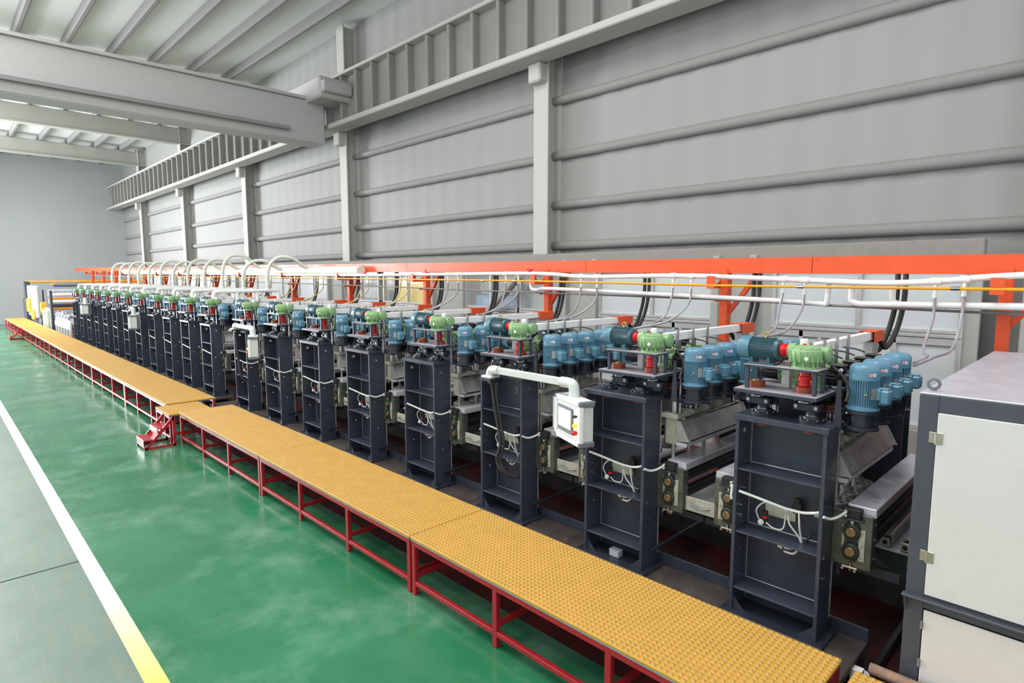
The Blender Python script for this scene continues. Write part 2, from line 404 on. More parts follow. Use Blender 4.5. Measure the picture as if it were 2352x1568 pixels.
# glazed partition: each window with frame and panes
def window(n, y0, y1, z0=.78, z1=2.72, pane=None, low=2, mid=1.95, mull=1):
    f = MB(); a = .055
    f.box((PX - .05, y0, z0), (PX + .05, y0 + a, z1), .006).box((PX - .05, y1 - a, z0), (PX + .05, y1, z1), .006)
    f.box((PX - .05, y0, z0), (PX + .05, y1, z0 + a), .006).box((PX - .05, y0, z1 - a), (PX + .05, y1, z1), .006)
    for dz in (0, .05): f.box((PX - .06 + dz * .3, y0, mid - .06 + dz), (PX + .05, y1, mid - .015 + dz), .008)
    for i in range(mull):
        yy = y0 + (y1 - y0) * (i + 1) / (mull + 1) ; f.box((PX - .045, yy - .03, mid), (PX + .045, yy + .03, z1), .006)
    for i in range(low):
        yy = y0 + (y1 - y0) * (i + .62) / low; f.box((PX - .045, yy - .03, z0), (PX + .045, yy + .03, mid - .06), .006)
    f.box((PX - .045, y0 + a, mid - .15), (PX + .045, y1 - a, mid - .062), .006)
    o = struct('window_%d' % n, f, ALU)
    MB().box((PX - .008, y0 + a, z0 + a), (PX + .008, y1 - a, z1 - a)).build('pane', pane or FROST, o)
    return o
wins = [(-2.9, -.8), (-.7, 1.2, ), (1.26, 3.42), (4.27, 6.42), (8.42, 10.02), (11.2, 13.3), (13.5, 15.3), (16.2, 18.2), (18.4, 20.4), (20.6, 22.4), (23.4, 25.6), (25.8, 28), (28.2, 30), (31, 33.2), (33.4, 35.6)]
wins.append((7.2, 8.36))
for k, (a_, b_) in enumerate(wins):
    if k == 0 or k == 1: continue
    window(k - 1, a_, b_, pane=GLASS if k in (4, 5, 6, 15) else None, mull=1 if k != 15 else 0)
# sill wall and posts of the partition
sw = MB().box((PX - .1, 1.2, 0), (PX + .08, 36, .78), .01)
struct('wall_partition_sill', sw, M('sill_concrete', '#9d9a96', .8, var=.12, scale=2))
ps = MB()
for a_, b_ in ((1.12, 1.26), (3.42, 3.62), (3.62, 4.27), (6.42, 7.2), (10.02, 11.2), (15.3, 16.2), (22.4, 23.4), (30, 31)):
    ps.box((PX - .02, a_, .78), (PX + .06, b_, 2.72))
    if b_ - a_ > .3: ps.box((PX - .12, b_ - .1, 0), (PX + .06, b_, 2.9), .01).box((PX - .12, a_, 0), (PX + .06, a_ + .1, 2.9), .01)
struct('wall_partition_post', ps, M('partition_cladding', '#a9aba5', .6, var=.05))
struct('wall_partition_head', MB().box((PX - .08, 1.12, 2.72), (PX + .1, 36, 3.02), .01), M('partition_head_paint', '#8f8c86', .7, var=.06))
# raking grey pipe brace in front of the cladding
tag(MB().tube([(PX - .24, 11.3, .03), (PX - .24, 8.15, 2.62)], .075, 14, 1).build('pipe_brace', M('grey_pipe_paint', '#9c9a93', .5)), 'fat grey pipe brace leaning across the partition left of the phone number sign', 'pipe')
# things seen through the glass
t = thing('sign_board', 'pale blue board with a white telephone number behind the window', 'sign', (PX + .16, 8.95, 1.92))
MB().box((0, -.55, 0), (.02, .95, .28), .003).build('board', SIGNB, t)
MB().box((0, -.55, -1.92), (.03, .95, 0)).build('ribbed_base', IVORY, t)
fc = bpy.data.curves.new('number', 'FONT'); fc.body = '0757-81020157'; fc.size = .155 * S; fc.extrude = .002; fc.align_x = 'CENTER'
fo = bpy.data.objects.new('number_tmp', fc); COL.objects.link(fo)
bpy.context.view_layer.update()
nm = bpy.data.meshes.new_from_object(fo.evaluated_get(bpy.context.evaluated_depsgraph_get())); bpy.data.objects.remove(fo)
nm.materials.clear(); nm.materials.append(STICKW)
no = bpy.data.objects.new('lettering', nm); COL.objects.link(no); no.parent = t
no.rotation_euler = (math.pi / 2, 0, -math.pi / 2); no.location = Vector((-.004, .2, .085)) * S; no['label'] = 'white telephone number'
t = thing('hanging_rack', 'rack of many pale hanging strips above the blue number board', 'rack', (PX + .3, 8.42, 2.25))
MB().box((0, 0, .18), (.05, 1.5, .36)).build('top_shelf', IVORY, t)
for i in range(24):
    yy = .04 + i * .06
    MB().tube([(.0, yy, .2), (-.03, yy + .02, .1), (-.01, yy - .03, -.02)], .016, 6, 4).build('strip', IVORY, t)
MB().box((.06, 0, -2.25), (.1, 1.5, .2)).build('back_panel', M('grey_green_panel', '#8fa09c', .5), t)
t = thing('yellow_machine', 'bright yellow machine casing behind the partition glass', 'machine', (PX + .3, 12.3, 0))
MB().box((-.2, -.9, .0), (.22, .75, 2.52), .03).build('casing', YELM, t)
MB().box((-.22, -.5, 1.1), (-.2, .4, 1.6), .005).build('side_door', M('amber_door_paint', '#e4c02a', .45), t)
t = thing('blue_machine', 'pale blue machine panels seen behind glass right of the number sign', 'machine', (PX + .3, 7.7, 0))
MB().box((-.1, -.5, .0), (.22, .62, 2.5), .02).build('casing', BLUEM, t)
MB().cyl((-.13, .05, 2.18), (-.1, .05, 2.18), .1, n=24).build('round_dial', IVORY, t)
MB().box((-.12, -.45, 1.2), (-.1, .3, 1.75), .004).build('dark_blue_panel', M('deep_blue_panel', '#2c5a94', .4), t)
t = thing('blue_machine', 'long blue machine behind the glass beside the yellow casing', 'machine', (PX + .35, 14.4, 0))
MB().box((-.1, -.85, .0), (.18, .8, 2.0), .03).build('casing', BLUEM, t)
MB().box((-.1, -.6, 2.0), (.15, .5, 2.3), .03).build('hood', IVORY, t)

# ------------------------------------------------------------------ raised walkway
def mat_mesh(wx, ly, pitch, h=.0062, th=.022):
    """grating slab with pyramid studs, from 0..wx, 0..ly, top of slab at z=0"""
    mb = MB(); nx = max(1, round(wx / pitch)); ny = max(1, round(ly / pitch)); px, py = wx / nx, ly / ny
    mb.cur = 1; mb.box((0, 0, -th), (wx, ly, -.004), .004); mb.cur = 0
    vs = []; fs = []
    for i in range(nx):
        for j in range(ny):
            x0, y0 = i * px, j * py; e = .004 * .5; k = len(vs)
            ox, oy = random.uniform(-.05, .05) * px, random.uniform(-.05, .05) * py
            vs += [(x0 + e, y0 + e, -.004), (x0 + px - e, y0 + e, -.004), (x0 + px - e, y0 + py - e, -.004), (x0 + e, y0 + py - e, -.004), (x0 + px / 2 + ox, y0 + py / 2 + oy, h)]
            fs += [(k, k + 1, k + 4), (k + 1, k + 2, k + 4), (k + 2, k + 3, k + 4), (k + 3, k, k + 4)]
    mb.add(vs, fs); return mb
def walkway(name, label, x0, x1, y0, y1, top, pitch, group, posts=4, rails=True, short=False):
    t = thing(name, label, 'walkway', (x0, y0, 0), group); W_, L_ = x1 - x0, y1 - y0
    mat_mesh(W_, L_, pitch).build('grating_mat', [YEL, YELE], t, (0, 0, top), ang=20)
    MB().box((.0, .005, top - .034), (W_, L_ - .005, top - .022)).build('grating_base', GREYG, t)
    r = .045
    for xx in (.005, W_ - r - .005):
        MB().box((xx, .005, top - .034 - r), (xx + r, L_ - .005, top - .034), .004).build('top_rail', REDF, t)
        MB().box((xx + .004, .005, .085), (xx + r - .004, L_ - .005, .085 + r - .008), .004).build('lower_rail', REDF, t)
    for i in range(posts):
        yy = .006 + (L_ - r - .012) * i / (posts - 1)
        for xx in (.005, W_ - r - .005): MB().box((xx + .002, yy, 0), (xx + r - .002, yy + r, top - .034), .004).build('leg', REDF, t)
        MB().box((r, yy + .004, .14), (W_ - r, yy + r - .004, .178), .004).build('cross_tie', REDF, t)
    return t
GW = 'raised walkway sections'
joints = [.935, 3.93, 7.045, 10.19]
wl = ['yellow topped walkway section nearest the white cabinet', 'second yellow walkway section from the cabinet, red legs over green floor', 'yellow walkway section just right of the larger red steps']
for i in range(3): walkway('walkway', wl[i], 2.665, 3.468, joints[i] + .006, joints[i + 1] - .006, .5, .036, GW)
walkway('walkway', 'lower narrow yellow landing behind the larger red steps', 2.53, 3.18, 10.2, 10.98, .478, .05, GW, posts=2)
far = [10.995, 14.0, 17.35, 20.8, 24.3, 27.6, 32.2, 39.5]
fl = ['yellow walkway section just left of the larger red steps', 'second yellow walkway section left of the larger red steps', 'third yellow walkway section left of the larger red steps', 'fourth yellow walkway section left of the larger red steps', 'fifth yellow walkway section left of the larger red steps', 'yellow walkway section right beside the small far steps', 'farthest yellow walkway section ending near the pale end wall']
for i in range(7): walkway('walkway', fl[i], 2.69, 3.48, far[i] + .006, far[i + 1] - .006, .5, .05 if i < 3 else .08, GW, posts=4 if i < 6 else 6)
walkway('walkway', 'small cut-off yellow mat corner between the cabinet and long walkway', 2.7, 3.42, -.6, .86, .5, .036, GW, posts=2)
def steps(label, x0, y0, w, xe, zt):
    t = thing('access_steps', label, 'steps', (x0, y0, 0), 'red walkway steps'); n = 2; dx = (xe - x0) / 2; rz = zt / 3
    for i in range(n):
        MB().box((i * dx, 0, (i + 1) * rz - .012), (i * dx + dx * 1.05, w, (i + 1) * rz), .003).box((i * dx, 0, i * rz + .03 * (i == 0)), (i * dx + .01, w, (i + 1) * rz - .012), .002).build('tread', REDF, t)
    for yy in (-.02, w):
        f = MB(); L = xe - x0; p = [(0, 0), (.045, 0), (L + .05, zt - .035), (L + .05, zt), (L + .02, zt)]
        f.prism(p, (-.005, yy + .02, 0), X, Z, .02); f.box((0, yy, 0), (L + .05, yy + .02, .03)); f.box((L + .02, yy, 0), (L + .06, yy + .02, zt))
        f.build('side_stringer', REDF, t)
    return t
steps('larger red two-tread steps up to the yellow landing', 2.15, 10.13, .42, 2.53, .45)
steps('small far red steps beside the distant walkway', 2.28, 31.9, .5, 2.68, .48)

# ------------------------------------------------------------------ base beam of the line
XF = 3.815
YS = [1.19, 2.47, 3.784, 5.105, 6.42, 7.742, 9.065, 10.39] + [12.168 + 1.322 * j for j in range(12)]
CW = .57
for k, (a_, b_, lb) in enumerate([(.97, 6.2, 'oily steel base beam under the seven nearest navy columns'), (6.2, 11.5, 'oily steel base beam under the middle navy columns'), (11.9, 28.2, 'oily steel base beam under the far navy columns')]):
    t = thing('base_beam', lb, 'beam', (3.5, a_, 0), 'base beams of the polishing line')
    MB().box((.02, 0, .26), (.62, b_ - a_ - .01, .3), .004).box((.04, 0, 0), (.08, b_ - a_ - .01, .26)).box((.5, 0, 0), (.54, b_ - a_ - .01, .26)).build('beam_body', BASE, t)
    MB().box((.585, 0, .3), (.6, b_ - a_ - .01, .385), .002).build('edge_strip', NAVY, t)
rb = MB().box((5.3, .97, 0), (5.75, 28, .3), .004)
tag(rb.build('base_beam', BASE), 'rear base beam hidden behind the polishing line', 'beam', 'base beams of the polishing line')

# ------------------------------------------------------------------ columns
def make_column():
    t = thing('support_column', '', 'column', (XF, 0, .3), 'navy machine columns')
    H = 1.39; D = .222
    for v0 in (0, CW - .022):
        h = [(.09, 1.27, .022), (.1, .42, .012), (.06, .75, .009)]
        MB().holed(0, 0, D, H - .04, h, (0, v0 + .022, 0), X, Z, .022).build('side_plate', NAVY, t)
    MB().box((.2, .02, 0), (.212, CW - .02, H - .04)).build('back_plate', NAVY, t)
    MB().box((-.012, -.012, H - .04), (D + .02, CW + .012, H), .004).bolts([(u, v, H) for u in (.01, .225) for v in (.03, CW - .03)], Z, .007, .003).build('top_plate', [NAVY], t)
    for z in (1.02, .583, .183): MB().box((.006, .022, z - .012), (.2, CW - .022, z), .002).build('shelf', NAVY, t)
    MB().box((-.05, -.05, 0), (D + .02, CW + .05, .02), .003).bolts([(.0, -.03, .02), (.2, -.03, .02), (0, CW + .03, .02), (.2, CW + .03, .02)], Z, .012, .012).build('foot_plate', [NAVYD], t)
    for v0, d in ((.022, 1), (CW - .022, -1)):
        MB().prism([(0, 0), (d * .09, 0), (0, .09)], (.012, v0, .02), Y, Z, .008).build('gusset', NAVY, t)
    w_ = MB()
    for z in (1.02, .583, .183): w_.tube([(.197, .03, z + .003), (.197, .28, z + .003), (.197, CW - .03, z + .003)], .004, 6, 2)
    w_.tube([(.197, CW - .026, .03), (.197, CW - .026, H - .05)], .0035, 6, 1); w_.tube([(D, -.001, .1), (D, -.001, H - .05)], .005, 6, 1)
    w_.build('weld_bead', DIRTY, t)
    b = MB().bolts([(.06, CW - .022, .75), (.06, CW - .022, .68), (.1, CW - .022, .86), (.1, CW - .022, .65)], -Y, .009, .02).bolts([(.06, .0, .55), (.06, 0, .42), (.05, 0, .8), (.2, .02, .15)], -Y, .008, .006)
    b.build('bolt', STEEL, t)
    for v in (.14, .452):
        MB().cyl((.14, v, H - .075), (.14, v, H - .04), .05, n=20).build('bearing_housing', RUST, t)
        pf = MB().lathe((.14, v, H), Z, [(.082, 0), (.082, .014), (.062, .016), (.06, .034), (.04, .036), (.038, .05)], 28)
        o = pf.build('pivot_flange', NAVYD, t)
        MB().bolts([(.14 + .07 * math.cos(a), v + .07 * math.sin(a), H + .014) for a in [k * math.pi / 4 for k in range(8)]], Z, .008, .008).lathe((.14, v, H + .034), Z, [(.042, 0), (.042, .006), (.03, .008)], 20).build('flange_bolt', STEEL, o)
    return t
col0 = make_column()
lab_col = lambda i: ('navy steel column nearest the white cabinet' if i == 0 else 'farthest small navy steel column at the left end of the row' if i == 19 else ORD[i] + ' navy steel column counting from the white cabinet')
cols = []
for i, y in enumerate(YS):
    cols.append(col0 if i == 0 else dup(col0, (XF, y, .3), lab_col(i)))
fc = bpy.data.curves.new('chalk', 'FONT'); fc.body = '3'; fc.size = .1 * S
fo = bpy.data.objects.new('chalk_tmp', fc); COL.objects.link(fo); bpy.context.view_layer.update()
cm = bpy.data.meshes.new_from_object(fo.evaluated_get(bpy.context.evaluated_depsgraph_get())); bpy.data.objects.remove(fo)
cm.materials.clear(); cm.materials.append(M('chalk', '#9a9ea8', .9))
co = bpy.data.objects.new('chalk_mark', cm); COL.objects.link(co); co.parent = cols[2]; co['label'] = 'hand drawn chalk figure three'
co.rotation_euler = (math.pi / 2, 0, -math.pi / 2); co.location = Vector((.196, .29, 1.17)) * S
for i in range(3):  # rear columns seen past the near end
    o = MB().box((0, 0, 0), (.02, .3, 1.37), .003).box((.02, .14, 0), (.2, .16, 1.37)).box((.2, 0, 0), (.22, .3, 1.37), .003).build('rear_column', NAVYD, None, (5.62, YS[i] + .0, .3))
    tag(o, ['dark rear column behind the four nearest blue motors', 'dark rear column behind the second row of blue motors', 'dark rear column behind the third row of blue motors'][i], 'column', 'rear machine columns')
col0.location = Vector((XF, YS[0], .3)) * S; col0['label'] = lab_col(0)

# ------------------------------------------------------------------ bridges with motors
ZD = 1.871
def motor_vertical(parent, ang=-math.pi / 2):
    """blue flange motor, origin at the underside of its stand; terminal box towards angle ang"""
    zb = .145; zt = .31; R = .07
    b = MB().lathe((0, 0, zb), Z, [(R, 0), (R, zt - zb)], 28)
    for k in range(40):
        a = 2 * math.pi * k / 40
        c, s_ = math.cos(a), math.sin(a)
        b.obox((c * (R + .005), s_ * (R + .005), (zb + zt) / 2 + .005), (.015, .0042, zt - zb - .005), Matrix.Rotation(a, 3, 'Z'))
    b.lathe((0, 0, .118), Z, [(.085, 0), (.092, .004), (.092, .015), (.078, .02), (.072, .03)], 32)
    o = b.build('polishing_motor', BLUE, parent)
    MB().lathe((0, 0, zt - .004), Z, [(.083, 0), (.083, .054), (.0805, .072), (.073, .086), (.06, .094), (.0, .098)], 32).build('fan_cover', BLUE, o)
    d = Vector((math.cos(ang), math.sin(ang), 0)); Rm = Matrix.Rotation(ang, 3, 'Z')
    tb = MB().obox(d * .084 + Z * .222, (.036, .066, .07), Rm, .008).obox(d * .122 + Z * .212, (.05, .082, .086), Rm, .01).obox(d * .096 + Z * .26, (.08, .052, .01), Rm, .004)
    tb.torus(d * .147 + Z * .212, d, .018, .0035, 16, 6); tb.build('terminal_box', BLUE, o)
    a2 = math.radians(-100) if ang < 0 else math.radians(150); a2 = math.radians(-112) if ang < 0 else a2
    e = Vector((math.cos(a2 + .0), math.sin(a2), 0))
    a3 = math.radians(-128); e = Vector((math.cos(a3), math.sin(a3), 0))
    MB().obox(e * .083 + Z * .228, (.004, .032, .066), Matrix.Rotation(a3, 3, 'Z')).build('name_plate', PLATEN, o)
    for a4, m_ in ((-2.50, STICKR), (-2.23, GREYP)):
        e = Vector((math.cos(a4), math.sin(a4), 0)); q = MB()
        q.cyl(e * .0822 + Z * .342, e * .0838 + Z * .342, .0115, n=20); q.cur = 1; q.cyl(e * .0832 + Z * .342, e * .0845 + Z * .342, .0085, n=18); q.cur = 2; q.cyl(e * .084 + Z * .342, e * .085 + Z * .342, .004, n=10)
        q.build('round_sticker', [m_ if m_ is STICKR else STICKW, STICKW, STICKB if m_ is STICKR else STICKR], o)
    e = Vector((math.cos(-2.75), math.sin(-2.75), 0)); MB().cyl(e * .078 + Z * .222, e * .102 + Z * .226, .008, .004, n=8).build('grease_nipple', GOLD, o)
    st = MB().lathe((0, 0, 0), Z, [(.094, 0), (.094, .014), (.09, .016)], 32).lathe((0, 0, .098), Z, [(.088, 0), (.094, .003), (.094, .02)], 32)
    for a0, a1 in ((math.radians(235), math.radians(352)), (math.radians(60), math.radians(160))):
        st.lathe((0, 0, .014), Z, [(.064, 0), (.07, 0), (.07, .086), (.064, .086), (.064, 0)], 12, a0, a1)
    st.cyl((0, 0, .0), (0, 0, .1), .03, n=16)
    st.bolts([(.081 * math.cos(a), .081 * math.sin(a), .014) for a in (.3, 1.2, 2.2, 3.3, 4.2, 5.3)], Z, .006, .006)
    st.build('motor_stand', NAVYD, o)
    return o

def make_bridge():
    t = thing('polishing_bridge', '', 'machine bridge', (XF, 0, 0), 'polishing bridges')
    pl = MB(); pl.box((-.04, .06, ZD - .026), (1.78, .58, ZD - .0015), .003); pl.cur = 1; pl.box((-.038, .062, ZD - .0015), (1.778, .578, ZD))
    pl.build('deck_plate', [NAVY, PLATE], t)
    MB().box((.38, .19, 1.62), (1.7, .45, ZD - .026), .01).build('box_beam', NAVYD, t)
    # linkage under the front of the deck
    for v, lv in ((.187, .14), (.494, .452)):
        u = .14
        k = MB().lathe((u, v, ZD - .026), -Z, [(.07, 0), (.07, .012), (.05, .014), (.05, .03)], 24)
        k.obox((u, (v + lv) / 2, ZD - .092), (.09, .155, .05), None, .006)
        k.cyl((u, lv, 1.735), (u, lv, ZD - .1), .036, n=20)
        o = k.build('pivot_arm', NAVYD, t)
        bb = MB().bolts([(u - .045, (v + lv) / 2 + d, ZD - .088) for d in (-.06, .06)], -X, .013, .012)
        bb.bolts([(u + .058 * math.cos(a), v + .058 * math.sin(a), ZD - .05) for a in [i * math.pi / 3 for i in range(6)]], -Z, .008, .008).lathe((u, v, ZD - .066), Z, [(.046, 0), (.046, .006)], 20)
        bb.build('clamp_bolt', STEEL, o)
    for v in (.187, .494):
        o = MB().lathe((.115, v, ZD), Z, [(.056, 0), (.056, .03), (.056, .038), (.03, .041)], 28).build('bearing_cap', RUST, t)
        if v > .3: MB().lathe((.115, v, ZD + .04), Z, [(.024, 0), (.024, .006), (.01, .01)], 16).build('cap_plug', GOLD, o)
    # small table
    pl = MB().box((.0, .075, 2.016), (.185, .54, 2.0285), .002); pl.cur = 1; pl.box((.002, .077, 2.0285), (.183, .538, 2.03)); pl.build('table_top', [NAVY, PLATE], t)
    for u in (.02, .165):
        for v in (.095, .515): MB().box((u - .012, v - .012, ZD), (u + .012, v + .012, 2.014), .003).build('table_leg', NAVY, t)
    MB().box((.17, .3, ZD), (.23, .355, 2.05), .004).build('grey_stand', DIRTY, t)
    # teal drive motor, axis along y
    c = Vector((.105, 0, 2.131)); b = MB(); y0, y1 = .372, .53
    b.lathe(c + Y * y0, Y, [(.055, -.03), (.063, -.028), (.067, -.006), (.063, 0), (.063, y1 - y0)], 28)
    for k in range(36):
        a = 2 * math.pi * k / 36
        b.obox(c + Vector((math.cos(a) * .066, (y0 + y1) / 2, math.sin(a) * .066)), (.014, y1 - y0, .0042), Matrix.Rotation(-a, 3, 'Y'))
    b.cyl(c + Y * .31, c + Y * .345, .012, n=12)
    o = b.build('drive_motor', TEAL, t)
    MB().lathe(c + Y * y1, Y, [(.076, -.006), (.076, .05), (.071, .07), (.055, .082), (0, .088)], 28).build('fan_cover', M('teal_cover_paint', '#4d7c8c', .3, var=.05), o)
    f = MB().box((.045, .36, 2.03), (.165, .535, 2.042), .003)
    for v in (.39, .5): f.box((.055, v, 2.04), (.155, v + .02, 2.075))
    f.build('motor_foot', TEAL, o)
    MB().torus((.105, .44, 2.225), X, .016, .005, 16, 6).cyl((.105, .44, 2.2), (.105, .44, 2.212), .006, n=8).build('lifting_eye', GOLD, o)
    MB().box((.155, .41, 2.1), (.215, .5, 2.19), .008).build('terminal_box', TEAL, o)
    MB().lathe((.105, .27, 2.131), Y, [(.03, 0), (.04, .004), (.04, .03), (.034, .032), (.034, .036), (.04, .038), (.04, .066), (.028, .072)], 20).build('shaft_coupling', RED, t)
    # green worm gearbox
    gx, gv = .095, .183
    b = MB().lathe((gx, gv, 2.066), Z, [(.055, 0), (.077, .006), (.088, .024), (.092, .05), (.092, .074), (.087, .083), (.085, .084), (.085, .09), (.077, .096), (.045, .106), (.011, .109), (.0, .109)], 36)
    for k in range(16):
        a = 2 * math.pi * k / 16; b.obox((gx + math.cos(a) * .089, gv + math.sin(a) * .089, 2.108), (.014, .008, .07), Matrix.Rotation(a, 3, 'Z'), .002)
    b.lathe((gx, gv, 2.03), Z, [(.055, 0), (.055, .04)], 24)
    for k in range(8):
        a = 2 * math.pi * k / 8 + .2; b.obox((gx + math.cos(a) * .062, gv + math.sin(a) * .062, 2.053), (.03, .01, .036), Matrix.Rotation(a, 3, 'Z'))
    b.cyl((gx + .085, gv - .1, 2.12), (gx + .085, gv + .105, 2.12), .044, n=24)
    b.lathe((gx + .085, gv - .1, 2.12), -Y, [(.052, 0), (.052, .014), (.046, .018)], 24)
    b.cyl((gx + .01, gv + .06, 2.131), (gx + .01, gv + .1, 2.131), .05, n=24)
    o = b.build('worm_gearbox', GREEN, t)
    MB().lathe((gx, gv, 2.03), Z, [(.078, 0), (.078, .012), (.066, .016)], 32).build('gearbox_flange', GREEN, o)
    MB().bolts([(gx + .07 * math.cos(a), gv + .07 * math.sin(a), 2.042) for a in [i * math.pi / 3 + .5 for i in range(6)]], Z, .007, .008).bolts([(gx + .085 + .04 * math.cos(a), gv - .118, 2.12 + .04 * math.sin(a)) for a in (.8, 2.4, 3.9, 5.5)], -Y, .006, .004).bolts([(gx + .08 * math.cos(a), gv + .08 * math.sin(a), 2.158) for a in [i * math.pi / 4 for i in range(8)]], Z, .005, .004).build('gearbox_bolt', STEEL, o)
    MB().cyl((gx, gv + .01, 2.172), (gx, gv + .01, 2.183), .01, n=12).build('breather_plug', RED, o)
    e = Vector((math.cos(-2.75), math.sin(-2.75), 0)); MB().lathe(Vector((gx, gv, 2.098)) + e * .089, e, [(.012, 0), (.012, .008), (.005, .009)], 14).build('sight_glass', STICKW, o)
    MB().lathe((.105, .185, 1.905), Z, [(.024, 0), (.03, .01), (.036, .012), (.036, .03), (.032, .032), (.032, .044), (.042, .046), (.042, .072), (.034, .076), (.03, .109)], 20).build('shaft_coupling', RED, t)
    # the two rows of blue motors
    us = (.22, .465, .71, .955); ul = (.64, .885, 1.13, 1.375)
    m0 = motor_vertical(t, -math.pi / 2); m0.location = Vector((us[0], -.12, 1.675)) * S
    m1 = motor_vertical(t, math.pi / 2); m1.location = Vector((ul[0], .76, 1.675)) * S
    bpy.context.view_layer.update()
    for u, u2 in zip(us[1:], ul[1:]):
        place(m0, t, (u, -.12, 1.675)); place(m1, t, (u2, .76, 1.675))
    # carrier arm, brackets, spindles
    for v, sg, us in ((-.12, 1, us), (.76, -1, ul)):
        e = .06 if sg > 0 else .58
        su = [q + .075 for q in us]; sv = .085 if sg > 0 else .555            # spindle line, belt driven from the motor line
        for i, u in enumerate(us):
            MB().prism([(-.06, 0), (.06, 0), (.135, sv - v), (-.0, sv - v)] if sg > 0 else [(-.0, sv - v), (.135, sv - v), (.06, 0), (-.06, 0)], (u, v, 1.652), X, Y, .022).build('carrier_arm', NAVYD, t)
            q = su[i]
            MB().cyl((q, sv, 1.545), (q, sv, 1.66), .038, n=20).cyl((q, sv, 1.66), (q, sv, 1.74), .02, n=14).cyl((q - .03, sv - sg * .065, 1.555), (q - .03, sv - sg * .065, ZD - .03), .009, n=10).build('spindle', STEEL, t)
            MB().lathe((q, sv, 1.735), Z, [(.068, 0), (.073, .004), (.073, .02), (.066, .024), (.066, .036), (.073, .04), (.073, .052), (.03, .054)], 24).build('belt_pulley', BROWN, t)
            MB().box((q - .075, sv - .07, 1.512), (q + .075, sv + .07, 1.55), .003).cyl((q + .045, sv - .072, 1.53), (q + .045, sv - .068, 1.53), .008).cyl((q - .045, sv - .072, 1.53), (q - .045, sv - .068, 1.53), .008).build('spindle_block', CASTC, t)
        MB().prism([(0, 0), (.05, 0), (.035, .3), (.015, .3)], (us[0] - .11, v + (.08 if sg > 0 else -.12), 1.672), Y, Z, .01).build('bracket_post', NAVYD, t)
        # sloped steel splash guard and its channel
        gy = sv
        MB().box((su[0] - .04, gy - .05, 1.3), (su[3] + .1, gy + .05, 1.512), .004).build('head_beam', CASTC, t)
        # sloped steel splash guard with a thick welded end plate and the channel below it
        o_ = -sg
        g_ = MB().prism([(gy + o_ * .055, 1.47), (gy + o_ * .075, 1.485), (gy + o_ * .15, 1.35), (gy + o_ * .13, 1.34)][::(1 if o_ > 0 else -1)], (su[0] - .035, 0, 0), Y, Z, 1.04)
        g_.prism([(gy + o_ * .05, 1.495), (gy + o_ * .085, 1.495), (gy + o_ * .165, 1.345), (gy + o_ * .05, 1.335)][::(1 if o_ > 0 else -1)], (su[0] - .05, 0, 0), Y, Z, .025)
        g_.prism([(gy + o_ * .05, 1.495), (gy + o_ * .085, 1.495), (gy + o_ * .165, 1.345), (gy + o_ * .05, 1.335)][::(1 if o_ > 0 else -1)], (su[3] + .265, 0, 0), Y, Z, .015)
        g_.build('splash_guard', DIRTY, t)
        MB().box((su[0] - .05, gy + o_ * .05, 1.3), (su[3] + .27, gy + o_ * .14, 1.33), .003).build('guard_channel', BRUSH, t)
        MB().tube([(su[0] - .03, gy + o_ * .1, 1.515), (us[0] + .9, gy + o_ * .1, 1.52), (us[3] + .14, gy + o_ * .1, 1.54), (us[3] + .17, gy + o_ * .08, 1.68)], .01, 8, 4).build('water_tube', STEEL, t)
        for i, u in enumerate(su):
            dsc = MB().lathe((u, sv, 1.08), Z, [(.03, .04), (.03, .012), (.095, .01), (.1, 0), (.1, -.03)], 28); dsc.cur = 1
            for k in range(8):
                a = k * math.pi / 4; dsc.cyl((u + .065 * math.cos(a), sv + .065 * math.sin(a), 1.089), (u + .065 * math.cos(a), sv + .065 * math.sin(a), 1.0915), .011, n=10)
            dsc.cur = 0; dsc.cyl((u, sv, 1.11), (u, sv, 1.31), .014, n=10)
            dsc.build('grinding_disc', [DIRTY, BLACK], t)
    # black motors with green reducers on the deck
    for v, sg in ((.2, -1), (.36, 1)):
        for i in range(4):
            u = .36 + i * .25
            o = MB().box((u - .045, v - .04, ZD), (u + .045, v + .04, ZD + .03)).lathe((u, v, ZD + .03), Z, [(.058, 0), (.058, .01), (.045, .014), (.048, .075), (.044, .088), (.02, .092)], 20)
            for k in range(8): o.obox((u + .047 * math.cos(k * .785), v + .047 * math.sin(k * .785), ZD + .08), (.012, .006, .07), Matrix.Rotation(k * .785, 3, 'Z'))
            o.lathe((u, v + sg * .04, ZD + .075), Y * sg, [(.04, 0), (.044, .02), (.062, .022), (.062, .03)], 24)
            o = o.build('worm_reducer', GREEN, t)
            mb = MB(); y0 = v + sg * .07; c = Vector((u, y0, ZD + .075))
            mb.lathe(c, Y * sg, [(.046, 0), (.046, .11), (.05, .112), (.05, .145), (.04, .152), (0, .153)], 20)
            for k in range(16):
                a = 2 * math.pi * k / 16; mb.obox(c + Vector((math.cos(a) * .049, sg * .055, math.sin(a) * .049)), (.012, .1, .004), Matrix.Rotation(-a, 3, 'Y'))
            mo = mb.build('lift_motor', BLACKM, t)
            jb = MB().box((u - .042, y0 + sg * .02, ZD + .12), (u + .042, y0 + sg * .1, ZD + .155), .006).box((u - .046, y0 + sg * .015, ZD + .155), (u + .046, y0 + sg * .105, ZD + .166), .004)
            jb.build('junction_box', BLACKM, mo)
            MB().cyl((u - .045, y0 + sg * .09, ZD + .135), (u - .066, y0 + sg * .093, ZD + .135), .012, n=10).build('cable_gland', STICKW, mo)
